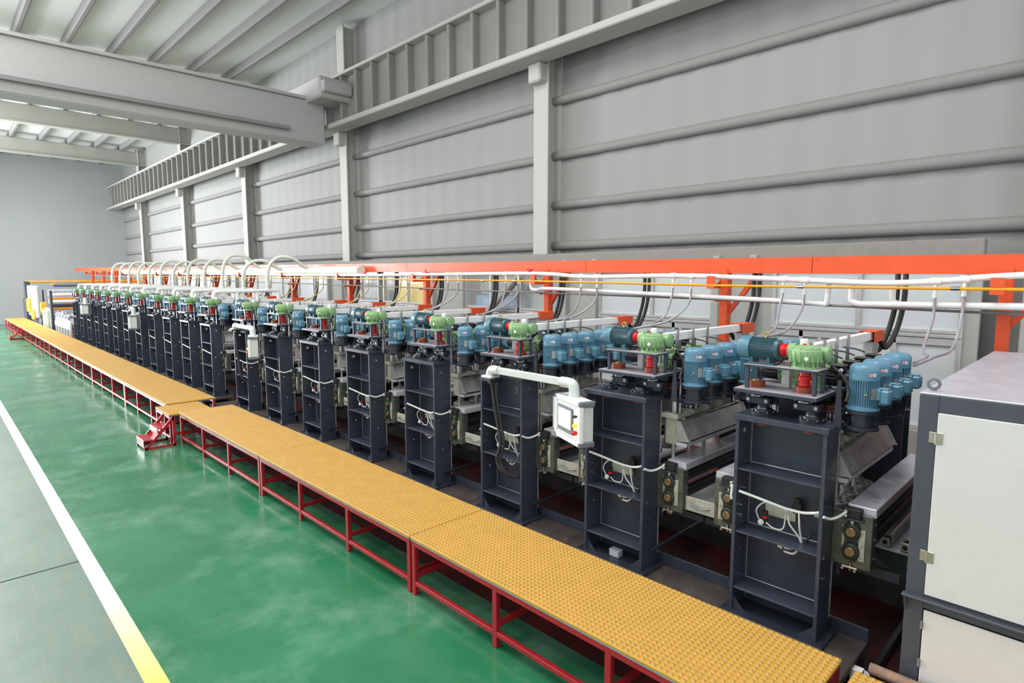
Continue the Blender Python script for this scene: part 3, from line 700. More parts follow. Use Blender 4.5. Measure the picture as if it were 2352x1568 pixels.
            MB().tube([(u - .062, y0 + sg * .092, ZD + .135), (u - .085, y0 + sg * .092, ZD + .11), (u - .08, y0 + sg * .05, ZD + .08), (u - .05, v + .0, ZD + .1)], .006, 6, 4).tube([(u + .03, y0, ZD + .17), (u + .02, v + sg * .01, ZD + .19), (u, .28, ZD + .2)], .006, 6, 4).build('motor_cable', CABLE, mo)
            MB().cyl((u - .07, v + sg * -.02, ZD + .05), (u - .07, v + sg * -.02, ZD + .3), .0125, n=12).build('lift_screw', STEEL, t)
    MB().tube([(.33, .1, 2.03), (.24, -.01, 1.96), (.13, -.06, 1.9), (.1, -.06, 1.85)], .009, 8, 5).build('front_cable', CABLE, t)
    # white cable duct with its orange end cap
    MB().box((.32, .255, 2.075), (1.8, .31, 2.142), .003).build('cable_duct', WHITE, t)
    MB().cyl((.22, .24, 2.02), (.22, .24, 2.2), .025, n=18, ch=.005).build('white_pipe_stub', WHITE, t)
    MB().box((1.74, .225, 2.145), (2.0, .345, 2.15), .001).box((1.74, .225, 2.06), (2.0, .23, 2.145)).box((1.74, .34, 2.06), (2.0, .345, 2.145)).box((1.98, .23, 2.06), (2.0, .34, 2.145)).build('end_cap', ORANGE, t)
    MB().box((1.78, .25, ZD - .5), (1.95, .32, 2.06), .004).build('cap_post', DIRTY, t)
    for v, d in ((.43, 0),):
        MB().cyl((.45, v + .06, ZD), (.45, v + .06, ZD + .02), .012).cyl((.43, v + .06, ZD + .025), (.5, v + .06, ZD + .025), .01, n=10).build('pipe_nipple', STEEL, t)
    MB().cyl((.2, .09, ZD + .025), (.27, .085, ZD + .025), .011, n=10).box((.22, .08, ZD), (.25, .095, ZD + .02)).build('pipe_nipple', STEEL, t)
    return t
br0 = make_bridge(); KIDS.clear()
BOFF = [0, -.16, -.05, -.14, -.13, -.16, -.12, -.08, 0, 0, -.1, -.18, 0, .12, .15, .05, .15, 0, .08, 0]
lab_br = lambda i: ('motor-laden polishing bridge nearest the white cabinet' if i == 0 else 'farthest motor-laden polishing bridge at the left end of the line' if i == 19 else ORD[i] + ' motor-laden polishing bridge counting from the white cabinet')
for i, y in enumerate(YS):
    if i: dup(br0, (XF, y + BOFF[i], 0), lab_br(i))
br0.location = Vector((XF, YS[0], 0)) * S; br0['label'] = lab_br(0)

# ------------------------------------------------------------------ roller feed units beside each column
DU, DZ = .195, -.07
def make_feed(sg):
    """sg=-1: on the near side of its column (towards the cabinet); +1: far side. origin at column edge"""
    t = thing('roller_feed', '', 'roller unit', (XF + DU, 0, DZ), 'roller feed units between the columns')
    s = sg
    def B(mb, u0, w0, z0, u1, w1, z1, c=0): return mb.box((u0, s * w0, z0), (u1, s * w1, z1), c)
    B(MB(), -.005, .0, .865, .012, .225, 1.215, .003).bolts([(-.005, s * w_, z) for w_ in (.02, .205) for z in (.89, 1.02, 1.19)], -X, .006, .008).build('end_plate', CLEARC, t)
    p = MB(); B(p, .012, .205, .865, .08, .225, 1.2, .002).bolts([(.04, s * .225, z) for z in (.94, 1.06, 1.16)], Y * s, .007, .012).build('plate_return', CLEARC, t)
    B(B(MB(), .02, .075, 1.2, 1.55, .235, 1.258, .004), .03, .09, .9, .05, .22, 1.2).build('cover_beam', BRUSH, t)
    gs = MB(); B(gs, -.014, .155, .92, -.004, .19, 1.12, .002); B(gs, -.014, .06, .95, -.004, .075, 1.13, .002); gs.build('guide_strip', CASTC, t)
    gb = MB().bolts([(-.014, s * .172, z) for z in (.94, 1.02, 1.1)], -X, .007, .006); gb.build('guide_bolt', STEEL, t)
    for z in (.972, 1.098):
        b = MB()
        b.prism([(-.048, -.02), (-.03, -.056), (.03, -.056), (.048, -.02), (.048, .02), (.03, .056), (-.03, .056), (-.048, .02)], (-.022, s * .115, z), Y, Z, .016)
        b.lathe((-.028, s * .115, z), -X, [(.05, -.02), (.05, 0), (.043, .006), (.036, .006), (.034, .0)], 24)
        o = b.build('bearing_block', BEARING, t)
        MB().lathe((-.026, s * .115, z), -X, [(.03, 0), (.03, .014), (.027, .017), (.005, .017), (.004, .014)], 20).build('shaft_end', BRASS, o)
    MB().box((-.03, s * .085, .915), (-.006, s * .145, .935)).build('slot_bar', BLACK, t)
    MB().cyl((-.015, s * .115, .845), (-.015, s * .115, .9), .008, n=8).box((-.03, s * .07, .862), (-.005, s * .16, .874), .002).bolts([(-.03, s * .08, .86), (-.03, s * .15, .86)], -X, .009, .014).build('adjuster', STEEL, t)
    B(MB(), -.045, .05, 1.175, .0, .18, 1.187, .002).build('latch_plate', NAVYD, t)
    a = MB(); B(a, -.035, .065, 1.187, .06, .165, 1.245, .004); a.build('air_cylinder', BLACK, t)
    f = MB()
    for z in (1.203, 1.226): f.cyl((-.035, s * .08, z), (-.055, s * .085, z), .009, n=10)
    f.cyl((-.015, s * .115, 1.13), (-.015, s * .115, 1.18), .01, n=10); f.build('air_fitting', IVORY, t)
    for z, r in ((1.12, .05), (.98, .045)): MB().cyl((.05, s * .15, z), (1.52, s * .15, z), r, n=20).build('feed_roller', BLACK, t)
    B(MB(), .06, .05, .88, 1.55, .36, .892, .002).build('tile_bed', SILV, t)
    B(B(MB(), .02, .03, .78, 1.55, .05, .875), .1, .03, .8, .13, .36, .85).build('bed_rail', NAVYD, t)
    return t
feeds = {}
for sg in (-1, 1):
    f0 = make_feed(sg); KIDS.clear(); side = 'right' if sg < 0 else 'left'
    for i, y in enumerate(YS):
        yy = y if sg < 0 else y + CW
        lb = 'roller feed unit with bronze shaft ends, %s of the %s navy column' % (side, ORD[i])
        if i: dup(f0, (XF + DU, yy, DZ), lb)
    f0.location = Vector((XF + DU, YS[0] + (CW if sg > 0 else 0), DZ)) * S
    f0['label'] = 'roller feed unit with bronze shaft ends, %s of the first navy column' % side
    if sg < 0:                              # the nearest unit has open idle rollers instead of a tile bed
        for c in list(COL.objects):
            if c.parent == f0 and c.name.startswith('tile_bed'): bpy.data.objects.remove(c)
    KIDS.clear()
# cream guard with a handle slot between neighbouring feed units
for i in range(6):
    a_, b_ = YS[i] + CW + .23, YS[i + 1] - .23
    t = thing('hand_guard', 'cream slotted guard plate between the %s and %s navy columns' % (ORD[i], ORD[i + 1]), 'guard', (XF + .23, a_, .82), 'cream guard plates')
    MB().box((0, 0, 0), (.012, b_ - a_, .11), .003).build('plate', CASTC, t)
    MB().tube([(-.01, .05, .06), (-.02, (b_ - a_) / 2, .045), (-.01, b_ - a_ - .05, .06)], .008, 8, 4).build('handle', STEEL, t)
# diagonal tie rods low between columns
for i in range(7):
    tag(MB().cyl((XF + .1, YS[i] - .02 if i else YS[0] + .62, .46), (XF + 1.6, (YS[i] - .02 if i else YS[0] + .62) - .0, .46), .016, n=10).build('tie_rod', NAVYD, None, (0, 0.001 * i, 0)), 'low dark tie rod behind the %s navy column from the cabinet' % ORD[i], 'rod', 'low tie rods')

# ------------------------------------------------------------------ pneumatic sets in the columns
def make_pneu():
    t = thing('pneumatic_valve_set', '', 'valve set', (XF, 0, 0), 'pneumatic valve sets inside the columns')
    MB().box((.175, .22, .985), (.198, .42, 1.065), .003).bolts([(.175, .25, 1.0), (.175, .37, 1.04)], -X, .006, .005).build('valve_plate', CASTC, t)
    MB().box((.13, .17, 1.06), (.17, .23, 1.13), .006).cyl((.15, .2, 1.13), (.15, .2, 1.16), .02, n=12).build('black_valve', BLACK, t)
    r = MB().cyl((.12, .395, .97), (.12, .395, 1.03), .017, n=14).cyl((.12, .395, .945), (.12, .395, .97), .012, n=10); r.cur = 1; r.cyl((.12, .395, .985), (.12, .395, .996), .021, n=16)
    o = r.build('pressure_regulator', [BLACK, RED], t)
    MB().lathe((.1, .415, .955), (-.9, -.3, .1), [(.019, 0), (.019, .012), (.015, .014)], 18).build('pressure_gauge', IVORY, o)
    h = MB().tube([(.012, CW - .035, 1.16), (.03, .42, 1.14), (.05, .28, 1.114), (.06, .22, 1.106), (.06, .14, 1.108), (.045, .07, 1.13), (.015, .024, 1.155)], .0095, 8, 5)
    h.build('white_hose_bundle', IVORY, t)
    MB().tube([(.1, .43, .97), (.08, .44, 1.04), (.09, .39, 1.1), (.1, .31, 1.1), (.1, .25, 1.075)], .005, 8, 5).build('small_air_hose', IVORY, t)
    MB().tube([(.1, .38, .96), (.09, .33, .94), (.1, .27, .95), (.09, .25, 1.06)], .005, 8, 5).build('small_air_hose', IVORY, t)
    MB().tube([(.07, .23, 1.06), (.08, .22, 1.0), (.1, .17, .93), (.11, .155, .89)], .006, 8, 5).tube([(.06, .16, 1.1), (.07, .155, 1.0), (.11, .15, .89)], .006, 8, 5).build('drop_hose', IVORY, t)
    MB().tube([(.15, .2, 1.06), (.14, .15, 1.0), (.13, .1, .96), (.14, .14, .89)], .007, 8, 5).build('black_lead', CABLE, t)
    MB().tube([(.11, .16, .87), (.09, .2, .845), (.1, .25, .83)], .012, 10, 5).ring((.1, .26, .835), (0, 1, .3), .014, .025, .03, 16).tube([(.11, .16, .87), (.07, .18, .82), (.09, .25, .805)], .007, 8, 5).build('drain_elbow', IVORY, t)
    return t
p0 = make_pneu(); KIDS.clear()
for i in range(8):
    lb = 'white air hoses with gauge and valve inside the %s navy column from the cabinet' % ORD[i]
    if i: dup(p0, (XF, YS[i], 0), lb)
for i in range(8, 20):
    o = MB().tube([(.012, CW - .035, 1.16), (.03, .42, 1.14), (.05, .28, 1.114), (.06, .16, 1.106)], .012, 6, 4).build('air_hose', IVORY, None, (XF, YS[i], 0))
    tag(o, 'short white air hose inside the %s navy column from the cabinet' % ORD[i], 'hose', 'short white air hoses')
p0.location = Vector((XF, YS[0], 0)) * S; p0['label'] = 'white air hoses with gauge and valve inside the first navy column from the cabinet'
# white twin hoses from column edge to each air cylinder
for i in range(8):
    for sg in (-1, 1):
        y = YS[i] if sg < 0 else YS[i] + CW
        xe = XF + DU - .05
        pts = [(XF + .0, y - .004, 1.14), (XF + .05, y - .03, 1.12), (XF + .1, y - .06, 1.13), (xe, y - .083, 1.15)] if sg < 0 else [(XF + .0, y + .01, 1.1), (XF + .06, y + .04, 1.1), (xe - .01, y + .07, 1.14), (xe, y + .085, 1.13)]
        tag(MB().tube(pts, .009, 8, 4).build('air_hose', IVORY), 'white twin air hose %s of the %s navy column from the cabinet' % ('right' if sg < 0 else 'left', ORD[i]), 'hose', 'white hoses to the air cylinders')

# ------------------------------------------------------------------ orange cable gantry
GX = 6.15
zt = lambda y: 2.772 + .0072 * y
t = thing('cable_gantry', 'long orange painted steel gantry running behind the polishing line', 'gantry', (GX, 0, 0))
ys = [-.8, 2.12, 4.88, 8.9, 12.6, 16.4, 20.2, 24, 27.8, 31.6, 35.4, 41.8]
for a_, b_ in zip(ys[:-1], ys[1:]):
    m_ = MB(); h = .158
    m_.prism([(0, zt(a_ + .003) - h), (b_ - a_ - .006, zt(b_) - h), (b_ - a_ - .006, zt(b_)), (0, zt(a_ + .003))], (-.07, a_ + .003, 0), Y, Z, .15)
    m_.bolts([(-.07, b_ - .03, zt(b_) - .03), (-.07, b_ - .03, zt(b_) - .125)], -X, .006, .005); m_.build('beam', ORANGE, t)
for k in range(15):
    yp = .664 + [0, 2.336, 4.9, 7.71, 10.3][k] if k < 5 else 10.97 + (k - 4) * 2.62
    z1 = zt(yp) - .158
    MB().box((-.07, yp - .043, 0), (.03, yp + .043, z1), .006).box((-.08, yp - .04, z1 - .02), (-.068, yp + .04, z1 + .045), .002).build('post', ORANGE, t)
    MB().prism([(0, 0), (.05, 0), (-.28, .45), (-.34, .45)], (-.02, yp - .03, z1 - .45), Y, Z, .05).build('brace', ORANGE, t)
    bk = MB(); bk.prism([(0, 0), (.3, 0), (.3, .12), (.26, .14), (.235, .07), (.17, .045), (.11, .055), (.075, .14), (.0, .13)], (-.31, yp + .06, z1 - .16), X, Z, .012)
    bk.box((-.32, yp - .02, z1 - .16), (-.308, yp + .07, z1 - .03), .002); bk.box((-.14, yp + .05, z1 - .3), (-.07, yp + .06, z1 - .275))
    bk.build('pipe_bracket', ORANGE, t)
# pipes
py = lambda y, z: (5.9, y, z)
wp = [(-.8, 2.66), (.55, 2.61), (1.1, 2.56), (1.56, 2.545), (2.31, 2.575), (3.48, 2.61), (4.7, 2.597), (5.6, 2.641), (7.8, 2.636), (10.26, 2.625), (14, 2.64), (20, 2.68), (28, 2.72)]
t = thing('water_pipe', 'white plastic water pipe sagging along the front of the orange gantry', 'pipe')
MB().tube([py(*p) for p in wp], .026, 12, 4).build('pipe_run', PVC, t)
def wz(y):
    for (a_, za), (b_, zb_) in zip(wp[:-1], wp[1:]):
        if a_ <= y <= b_: return za + (zb_ - za) * (y - a_) / (b_ - a_)
    return 2.6
HY = [(1.09, .9), (2.31, 2.11), (3.5, 3.28), (4.8, 4.55)] + [(YS[i] - .25, YS[i] - .5) for i in range(4, 8)]
HY += [(YS[i] - .25, YS[i] - .5) for i in range(8, 20)]
for a_, b_ in HY:
    for y in (a_, b_):
        MB().cyl((5.9, y - .035, wz(y)), (5.9, y + .035, wz(y)), .032, n=14).cyl((5.9, y, wz(y)), (5.9, y, wz(y) - .13), .015, n=10).cyl((5.9, y, wz(y) - .1), (5.9, y, wz(y) - .135), .019, n=10).build('tee_fitting', PVC, t)
for y in (5.7, 10.0, 12.7):
    MB().cyl((5.9, y, wz(y)), (5.9, y, wz(y) + .05), .02, n=10).cyl((5.9, y - .05, wz(y) + .05), (5.9, y + .05, wz(y) + .06), .012, n=8).build('valve_handle', RED, t)
t2 = thing('air_pipe', 'thin amber yellow pipe running level in front of the orange gantry', 'pipe')
MB().tube([(5.84, y, z) for y, z in [(-.8, 2.5), (1.5, 2.506), (3.1, 2.51), (5.7, 2.541), (10.2, 2.559), (20, 2.6), (28, 2.64)]], .013, 10, 3).build('pipe_run', YPIPE, t2)
for y in (.95, 2.13, 5.95, 6.6): MB().cyl((5.84, y - .03, 2.505 + (.03 if y > 5 else 0)), (5.84, y + .03, 2.505 + (.03 if y > 5 else 0)), .016, n=10).build('pipe_union', STEEL, t2)
tag(MB().tube([(5.95, 5.72, 2.57), (5.93, 5.7, 2.45), (5.93, 5.6, 2.42), (5.95, 5.35, 2.44), (5.95, 3.78, 2.402), (5.95, 2.32, 2.365), (5.95, 1.98, 2.35), (5.95, 1.93, 2.36), (5.95, 1.92, 2.55)], .025, 12, 4).build('return_pipe', PVC), 'white lower pipe hanging below the amber pipe, left of the right bends', 'pipe')
for dx, y0, lb in ((0, 1.72, 'front white pipe bending down then right toward the gantry end'), (.08, 1.42, 'rear white pipe bending down beside the front bent one')):
    tag(MB().tube([(5.93 + dx, y0, 2.53), (5.93 + dx, y0, 2.4), (5.93 + dx, y0 - .02, 2.375), (5.93 + dx, y0 - .07, 2.36), (5.93 + dx, y0 - .2, 2.36), (5.93 + dx, .5, 2.372), (5.93 + dx, -.7, 2.38)], .028, 12, 3).build('return_pipe', PVC), lb, 'pipe')
tag(MB().tube([(5.99, y, z) for y, z in [(.4, 2.31), (2.0, 2.335), (3, 2.36), (5.5, 2.38), (8, 2.4), (10.6, 2.43), (20, 2.5), (30, 2.6), (39.4, 2.7)]], .011, 8, 2).build('conduit', GREYR), 'thin grey conduit running through the gantry posts', 'conduit')
# clear water hoses, two per bridge, and black power cables
for i in range(20):
    a_, b_ = HY[i]
    for q, y in enumerate((a_, b_)):
        m_ = HOSE if i < 6 else HOSEY
        z = wz(y) - .12; ye = YS[i] - .12
        pts = [(5.9, y, z), (5.88, y + .02, z - .18), (5.76 - .1 * q, y + (ye - y) * .35, z - .36), (5.45 - .1 * q, ye + .03, 2.03), (5.15, ye, 1.95)]
        if i == 0: pts = [(5.9, y, z), (5.87, y, z - .2), (5.72, y + .02, z - .42), (5.4 if q == 0 else 5.35, 1.02 if q == 0 else .97, 2.0), (5.15, 1.05, 1.97 - .02 * q)]
        tag(MB().tube(pts, .012, 8, 6).build('water_hose', m_), '%s water hose hanging %s above the %s bridge from the cabinet' % ('clear grey' if i < 6 else 'yellowed', 'leftmost' if q == 0 else 'rightmost', ORD[i]), 'hose', 'hanging water hoses')
    for q in (0, 1):
        yc = YS[i] + .27 + (.05 if q else -.01); dz = .03 * q
        pts = [(5.81, yc - .0, 2.09 - .02 * q), (5.9, yc - .01, 2.0 - dz), (5.98, yc - .03, 2.0 - dz), (6.06, yc - .07, 2.14), (6.1, yc - .1, 2.38), (6.11, yc - .1, zt(yc) - .158)]
        tag(MB().tube(pts, .021, 10, 6).build('power_cable', CABLE), 'thick black cable, %s one looping from the %s bridge cap up to the gantry' % ('left' if q else 'right', ORD[i]), 'cable', 'black looping cables')

# ------------------------------------------------------------------ dust ducts over the far bridges
for k, (a_, b_, lb) in enumerate([(10.26, 20.6, 'long white round duct with a flat end beside the orange beam'), (21.0, 29.5, 'farther white round duct beside the orange beam')]):
    t = thing('dust_duct', lb, 'duct', (5.97, a_, 2.705 + .04 * k), 'white round ducts')
    MB().cyl((0, 0, 0), (0, b_ - a_, .05), .1, n=28, ch=.006).build('duct_body', CREAM, t)
    if k == 0: MB().lathe((0, 2.2, 0), Y, [(.103, 0), (.103, .01)], 28).lathe((0, 6.2, .02), Y, [(.103, 0), (.103, .01)], 28).build('duct_seam', IVORY, t)
def make_arch(h, dy):
    t = thing('dust_hose', '', 'hose', (5.07, 0, 2.33), 'arched white dust hoses')
    pts = [(0, 0, .06), (.0, .01, .25), (.06, .015 + dy * .3, h * .78), (.25, .02 + dy * .5, h), (.5, dy, h * .97), (.72, dy, h * .75), (.9, dy, .42)]
    MB().tube(pts, .036, 14, 6).build('hose', CREAM, t)
    MB().cyl((0, 0, .0), (0, 0, .1), .04, n=16).cyl((.86, dy, .47), (.95, dy, .36), .042, n=16).build('hose_collar', IVORY, t)
    return t
def make_manifold():
    t = thing('suction_pipe', '', 'pipe', (4.0, 0, 0), 'white suction pipes over the far bridges')
    MB().tube([(0, 0, 2.1), (0, 0, 2.24), (.02, 0, 2.28), (.07, 0, 2.3), (.4, 0, 2.303), (.9, 0, 2.31), (1.2, 0, 2.316), (1.26, 0, 2.31), (1.285, 0, 2.27), (1.29, 0, 2.1)], .038, 14, 3).build('pipe_run', WHITE, t)
    MB().cyl((.45, 0, 2.29), (.45, 0, 2.06), .034, n=14).cyl((.85, 0, 2.29), (.85, 0, 2.06), .034, n=14).build('drop_leg', WHITE, t)
    MB().cyl((1.07, 0, 2.3), (1.07, 0, 2.37), .044, n=14).build('tee_fitting', WHITE, t)
    return t
mf0 = make_manifold(); KIDS.clear()
for j in range(12):
    i = 8 + j; y = YS[i] + .3; yb = YS[i] + .33
    lb = 'white suction pipe above the %s bridge from the cabinet' % ORD[i]
    if j: dup(mf0, (4.0, y, 0), lb)
    else: mf0['label'] = lb
    a = make_arch(random.uniform(.66, .8) if j != 1 else .62, -.1 + random.uniform(-.05, .05)); a.location = Vector((5.07, y, 2.33)) * S
    a['label'] = 'nearest and largest arched white dust hose' if j == 0 else 'farthest arched white dust hose at left' if j == 11 else '%s arched white dust hose counted from the largest one' % ORD[j]
mf0.location = Vector((4.0, YS[8] + .3, 0)) * S

# ------------------------------------------------------------------ control pendants
def make_hmi(lab, base, elbow, ctr, rz, bottom, top, w_, d_):
    """base: (x,y,z) of arm foot; ctr: box centre x,y"""
    t = thing('control_pendant', lab, 'control panel', (ctr[0], ctr[1], bottom), 'control pendants on swing arms')
    Rm = Matrix.Rotation(rz, 3, 'Z'); h = top - bottom
    P = lambda x, y, z: Rm @ Vector((x, y, z))           # local: -x is the front, +y the left end
    body = MB().obox(P(d_ * .06, 0, h / 2), (d_ * .8, w_ - .03, h - .05), Rm, .006); body.build('housing', IVORY, t)
    f = MB()
    for s_ in (-1, 1):
        f.obox(P(-d_ * .35, s_ * (w_ / 2 - .02), h / 2), (d_ * .3, .04, h - .06), Rm, .008)
        f.obox(P(0, 0, h / 2 + s_ * (h / 2 - .022)), (d_ * .96, w_ - .05, .044), Rm, .008)
    f.build('frame_profile', WHITE, t)
    g_ = MB()
    for sy in (-1, 1):
        for sz in (0, 1): g_.obox(P(0, sy * (w_ / 2 - .015), .022 + sz * (h - .044)), (d_, .035, .046), Rm, .008)
    g_.build('corner_cap', GREYP, t)
    MB().obox(P(-d_ * .36, 0, h / 2), (.012, w_ - .08, h - .09), Rm).build('front_panel', WHITE, t)
    sc = MB().obox(P(-d_ * .36 - .012, .03, h * .5), (.016, w_ * .56, h * .58), Rm, .003).build('screen_bezel', GREYP, t)
    MB().obox(P(-d_ * .36 - .021, .03, h * .52), (.004, w_ * .48, h * .42), Rm).build('touch_screen', SCREEN, sc)
    ln = MB()
    for z in (.13, .16, .82, .86): ln.obox(P(-d_ * .36 - .0065, 0, h * z), (.002, w_ - .1, .0015), Rm)
    ln.build('printed_rule', M('grey_print', '#9aa0b4', .6), t)
    yb = -w_ / 2 + .07
    for z, m_, r, L in ((h * .66, BLACK, .012, .03), (h * .46, LAMPO, .017, .03), (h * .3, RED, .02, .035)):
        q = MB().cyl(P(-d_ * .36, yb, z), P(-d_ * .36 - .02, yb, z), r * .7, n=14).lathe(P(-d_ * .36 - .02, yb, z), Rm @ Vector((-1, 0, 0)), [(r, 0), (r, L * .5), (r * .6, L * .7)], 16)
        q.build('push_button' if m_ is not LAMPO else 'pilot_lamp', m_, t)
    hd = MB().tube([P(-d_ * .3, w_ / 2, h * .86), P(-d_ * .3, w_ / 2 + .055, h * .86), P(-d_ * .3, w_ / 2 + .055, h * .5), P(-d_ * .3, w_ / 2 + .055, h * .16), P(-d_ * .3, w_ / 2, h * .16)], .012, 8, 1); hd.build('handle', IVORY, t)
    # arm
    b = Vector(base) - Vector((ctr[0], ctr[1], bottom)); zt_ = elbow - bottom; r = .034
    e = Vector((0.0, 0.0, 0)); d = (Vector((e.x, e.y, 0)) - Vector((b.x, b.y, 0))); dn = d.normalized()
    MB().tube([b + Z * .02, Vector((b.x, b.y, zt_ - .04)), Vector((b.x, b.y, zt_ - .01)) + dn * .012, Vector((b.x, b.y, zt_)) + dn * .05, Vector((b.x, b.y, zt_)) + dn * .12], .042, 14, 3).obox(b + Z * .012, (.13, .13, .024), None, .006).build('elbow_joint', IVORY, t)
    side = Vector((-dn.y, dn.x, 0)); ang = math.atan2(dn.y, dn.x); L = d.length
    MB().obox((Vector((b.x, b.y, zt_)) + dn * L * .5), (L - .2, .05, .062), Matrix.Rotation(ang, 3, 'Z'), .006).build('swing_arm', IVORY, t)
    MB().tube([Vector((e.x, e.y, zt_)) - dn * .14, Vector((e.x, e.y, zt_)) - dn * .05, Vector((e.x, e.y, zt_ - .012)) - dn * .012, Vector((e.x, e.y, zt_ - .05)), Vector((e.x, e.y, h - .005))], .044, 14, 3).lathe(Vector((e.x, e.y, h)), Z, [(.046, 0), (.046, .035), (.044, .037)], 18).build('elbow_joint', IVORY, t)
    MB().obox(b - Z * .012, (.16, .16, .024), None, .003).obox(b - Z * .03 + X * .06, (.12, .1, .02)).build('arm_bracket', NAVYD, t)
    return t
make_hmi('light control box with lit screen hanging right of the third navy column', (3.735, 4.12, 1.655), 1.735, (3.70, 3.07), math.radians(-22.5), 1.262, 1.628, .45, .14)
cable_pts = [(3.73, 4.1, 1.62), (3.74, 4.06, 1.35), (3.75, 4.0, 1.05), (3.74, 4.04, .88), (3.76, 3.98, .77), (3.84, 3.9, .72), (3.9, 3.88, .74)]
tag(MB().tube(cable_pts, .016, 10, 6).tube([(p[0] + .01, p[1] - .035, p[2]) for p in cable_pts], .012, 8, 6).build('pendant_cable', CABLE), 'black cable drooping inside the third navy column from the nearest pendant arm', 'cable')
make_hmi('light control box with open arm hanging beside the eighth navy column', (3.72, 10.62, 1.7), 1.775, (3.68, 9.72), math.radians(-22), 1.3, 1.66, .42, .16)
tag(MB().tube([(3.72, 10.6, 1.66), (3.73, 10.55, 1.2), (3.75, 10.5, .9), (3.86, 10.45, .75)], .02, 8, 6).build('pendant_cable', CABLE), 'black cable drooping inside the eighth navy column', 'cable')
make_hmi('small grey control box by the middle of the far navy columns', (3.74, 18.0, 1.7), 1.8, (3.62, 17.15), math.radians(-22), 1.3, 1.66, .4, .19)
make_hmi('tiny farthest grey control box near the left end of the columns', (3.74, 24.3, 1.72), 1.87, (3.62, 23.4), math.radians(-22), 1.38, 1.73, .4, .22)

# ------------------------------------------------------------------ near cabinet
CX, CY, CZ = 3.56, .69, 2.02
t = thing('machine_cabinet', 'big charcoal cabinet with pale grey doors at the right edge', 'cabinet', (CX, CY, 0))
MB().box((.05, -2.0, .1), (2.38, -.04, CZ - .01)).build('body_shell', CHAR, t)
MB().box((0, -2.0, CZ - .01), (2.4, 0, CZ), .003).build('top_sheet', BRUSHTOP, t)
f = MB().box((0, -.083, 0), (.05, 0, CZ - .01), .003).box((0, -2.0, CZ - .104), (.05, -.083, CZ - .01), .003).box((0, -2.0, .9), (.05, -.083, .97)).box((0, -2.0, 0), (.05, -.083, .4))
f.box((.05, -.05, 0), (2.4, 0, .08)).box((.05, -.02, .08), (2.39, -.01, CZ - .01))
f.build('front_frame', CHAR, t)
MB().box((-.042, -2.0, .948), (.0, .01, .96), .003).prism([(0, 0), (.042, .016), (.042, -.083), (.025, -.05)], (-.042, .0, .944), X, Z, .01).build('ledge', CHAR, t)
d = MB().box((-.01, -1.6, .976), (0, -.084, CZ - .095), .003).build('upper_door', DOORC, t)
d2 = MB().box((-.012, -1.6, .3), (0, -.088, .894), .003).build('lower_door', DOORC, t)
for z in (1.797, 1.178):
    MB().box((-.013, -.112, z - .03), (-.003, -.085, z + .03), .002).box((-.005, -.08, z - .028), (0, -.052, z + .028), .001).cyl((-.012, -.082, z - .031), (-.012, -.082, z + .031), .005, n=10).bolts([(-.013 + .008 * (y > -.085), y, z + dz) for y in (-.102, -.063) for dz in (-.019, .0, .019)], -X, .003, .002).build('hinge', HINGE, d)
for z in (.812, .605): MB().cyl((-.014, -.084, z - .02), (-.014, -.084, z + .02), .007, n=10).build('hinge', GREYP, d2)
e = MB().torus((.087, -.04, CZ + .035), (1, .35, 0), .025, .0075, 24, 8).cyl((.087, -.04, CZ), (.087, -.04, CZ + .01), .013, n=14); e.build('lifting_eye', GREYP, t, label='grey steel lifting eye')
# wooden bar, rollers, small plastic box, floor rails by the cabinet
tag(MB().cyl((3.488, .81, .5), (3.488, -.5, .5), .03, n=12).box((3.46, -.45, 0), (3.51, -.4, .48)).box((3.46, .5, 0), (3.51, .55, .48)).build('wooden_bar', WOOD), 'weathered wooden bar beside the small yellow mat corner and cabinet', 'bar')
tag(MB().box((3.78, .92, .0), (3.84, .98, .27)).cyl((3.9, .95, 0), (3.9, .95, .2), .045, n=18).build('drain_stub', PVC), 'pale grey drain stub standing under the base beam end', 'pipe')
tag(MB().box((3.98, .93, .04), (6.0, .965, .1), .003).box((3.98, .945, 0), (6.0, .955, .04)).build('floor_rail', NAVYD), 'dark long floor rail running back beside the white cabinet', 'rail')
for k, (x0, y0, lb) in enumerate([(4.55, 1.02, 'left brown-ended idle roller beside the cabinet'), (4.54, .9, 'right brown-ended idle roller half hidden by the cabinet')]):
    t = thing('idle_roller', lb, 'roller', (x0, y0, .8), 'idle rollers beside the cabinet')
    MB().cyl((.02, 0, 0), (.09, 0, .0), .02, n=14).cyl((.05, 0, 0), (.055, 0, 0), .028, n=14).build('shaft', BROWN, t)
    MB().cyl((.09, 0, 0), (1.1, 0, 0), .036, n=18, ch=.004).build('roller_barrel', DIRTY, t)
    o = MB().box((0, -.028, -.028), (.02, .028, .028), .003).build('square_end', CASTC, t)
    MB().lathe((0, 0, 0), -X, [(.016, 0), (.016, .003), (.006, .003)], 16).build('end_bolt', BLACK, o)
t = thing('roller_bracket', 'dark green sloped bracket under the two idle rollers', 'bracket', (4.56, .86, .74))
MB().box((0, 0, 0), (.06, .32, .02), .002).build('top_angle', BRUSH, t)
MB().prism([(0, 0), (.3, 0), (0, -.22)], (.02, 0, 0), Y, Z, .012).build('gusset_plate', BEARING, t)
MB().box((.06, -.0, .0), (1.1, .24, .006)).build('drip_tray', BRUSH, t)
t = thing('parts_box', 'small clear plastic box on the base of the second navy column', 'box', (3.86, 2.72, .322))
MB().box((0, 0, 0), (.06, .09, .004)).box((0, 0, 0), (.004, .09, .045)).box((.056, 0, 0), (.06, .09, .045)).box((0, 0, 0), (.06, .004, .045)).box((0, .086, 0), (.06, .09, .045)).build('tray', CLEARP, t)
MB().box((-.002, -.002, .046), (.062, .092, .056), .002).build('lid', CLEARP, t)

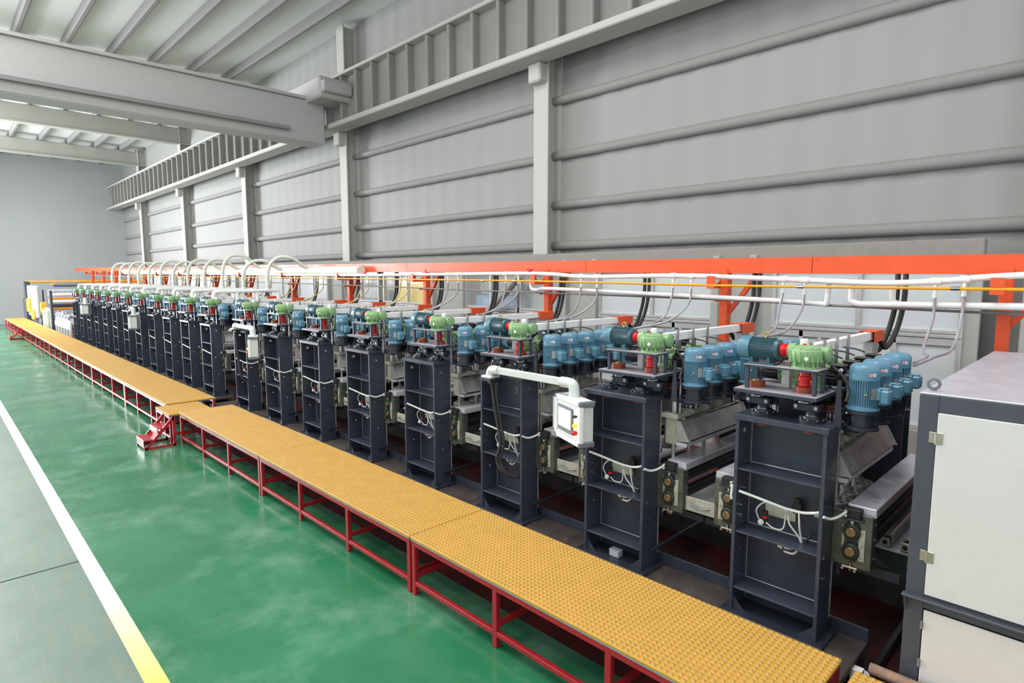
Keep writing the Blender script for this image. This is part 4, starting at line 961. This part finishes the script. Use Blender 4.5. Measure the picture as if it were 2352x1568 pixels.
# ------------------------------------------------------------------ far infeed machines
t = thing('infeed_table', 'white framed infeed conveyor just beyond the farthest navy columns', 'conveyor', (3.8, 28.1, 0))
MB().box((0, 0, .75), (1.8, 3.6, .9), .02).build('conveyor_frame', IVORY, t)
MB().box((-.03, 0, .55), (.06, 3.6, .75), .02).build('side_rail', WHITE, t)
for k in range(6): MB().box((-.02, k * .68, .0), (.06, k * .68 + .1, .56), .01).build('leg', IVORY, t)
MB().box((-.03, 0, .02), (.06, 3.6, .1)).build('foot_rail', IVORY, t)
for k in range(12): MB().cyl((.05, .2 + k * .28, .95), (1.75, .2 + k * .28, .95), .07, n=12).build('conveyor_roller', SILV, t)
for k in range(10):
    yy = .15 + k * .34; MB().box((.02, yy, .9), (.14, yy + .16, 1.1 + .05 * (k % 3)), .02).cyl((-.02, yy + .08, 1.0), (.1, yy + .08, 1.0), .06, n=10).build('drive_block', SILV if k % 2 else GREYP, t)
t = thing('roller_stack_frame', 'tall frame of bright horizontal rollers beyond the far columns', 'machine', (3.75, 32.4, 0))
for x_ in (0, 1.75): MB().box((x_, 0, 0), (x_ + .1, .25, 2.0), .02).box((x_, 2.6, 0), (x_ + .1, 2.85, 2.0), .02).build('upright', NAVY, t)
for k, (z, m_) in enumerate([(1.95, SILV), (1.8, WHITE), (1.62, ORL), (1.48, WHITE), (1.3, NAVY), (1.16, ORL)]): MB().cyl((0.1, 1.2, z), (3.6, 1.2, z), .08 if m_ is not ORL else .05, n=14).build('roller_bar', m_, t)
MB().box((0, .2, .1), (.12, 2.7, 1.2), .02).build('side_panel', IVORY, t)
MB().box((-.12, .4, .3), (.0, 1.3, 1.15), .03).prism([(0, 0), (.7, .0), (.7, .8), (.2, .8)], (-.16, .5, .35), Y, Z, .12).build('guard_box', CASTC, t)
MB().cyl((-.1, 2.2, 1.2), (.1, 2.2, 1.2), .25, n=18).build('drum', ORL, t)
t = thing('infeed_gate', 'far amber railed white panel machine at the left end of the line', 'machine', (3.7, 36.5, 0))
MB().box((0, 0, .6), (.12, 3.4, 2.15), .03).build('side_panel', IVORY, t)
MB().box((-.15, 3.3, 0), (.25, 3.9, 1.5), .05).box((-.1, 3.5, 1.4), (.15, 3.75, 2.35), .03).build('blue_post', NAVY, t)
MB().cyl((0, 3.6, 2.33), (6.4, 2.6, 2.36), .06, n=12).build('top_rail', ORL, t)
MB().cyl((0.8, 1.5, 2.2), (6.2, .5, 2.24), .06, n=12).build('cross_rail', ORL, t)
MB().cyl((.9, 1.5, 2.2), (2.0, 1.3, 2.21), .12, n=14).build('rail_motor', GREYP, t)
MB().box((-.1, .6, .5), (0, 1.4, 1.0), .03).build('amber_guard', ORL, t)
MB().box((-.12, 2.0, .8), (0, 2.9, 1.5), .03).build('amber_guard', ORL, t)
MB().box((.1, 0, 0), (1.5, 3.3, .6), .03).build('machine_base', GREYP, t)
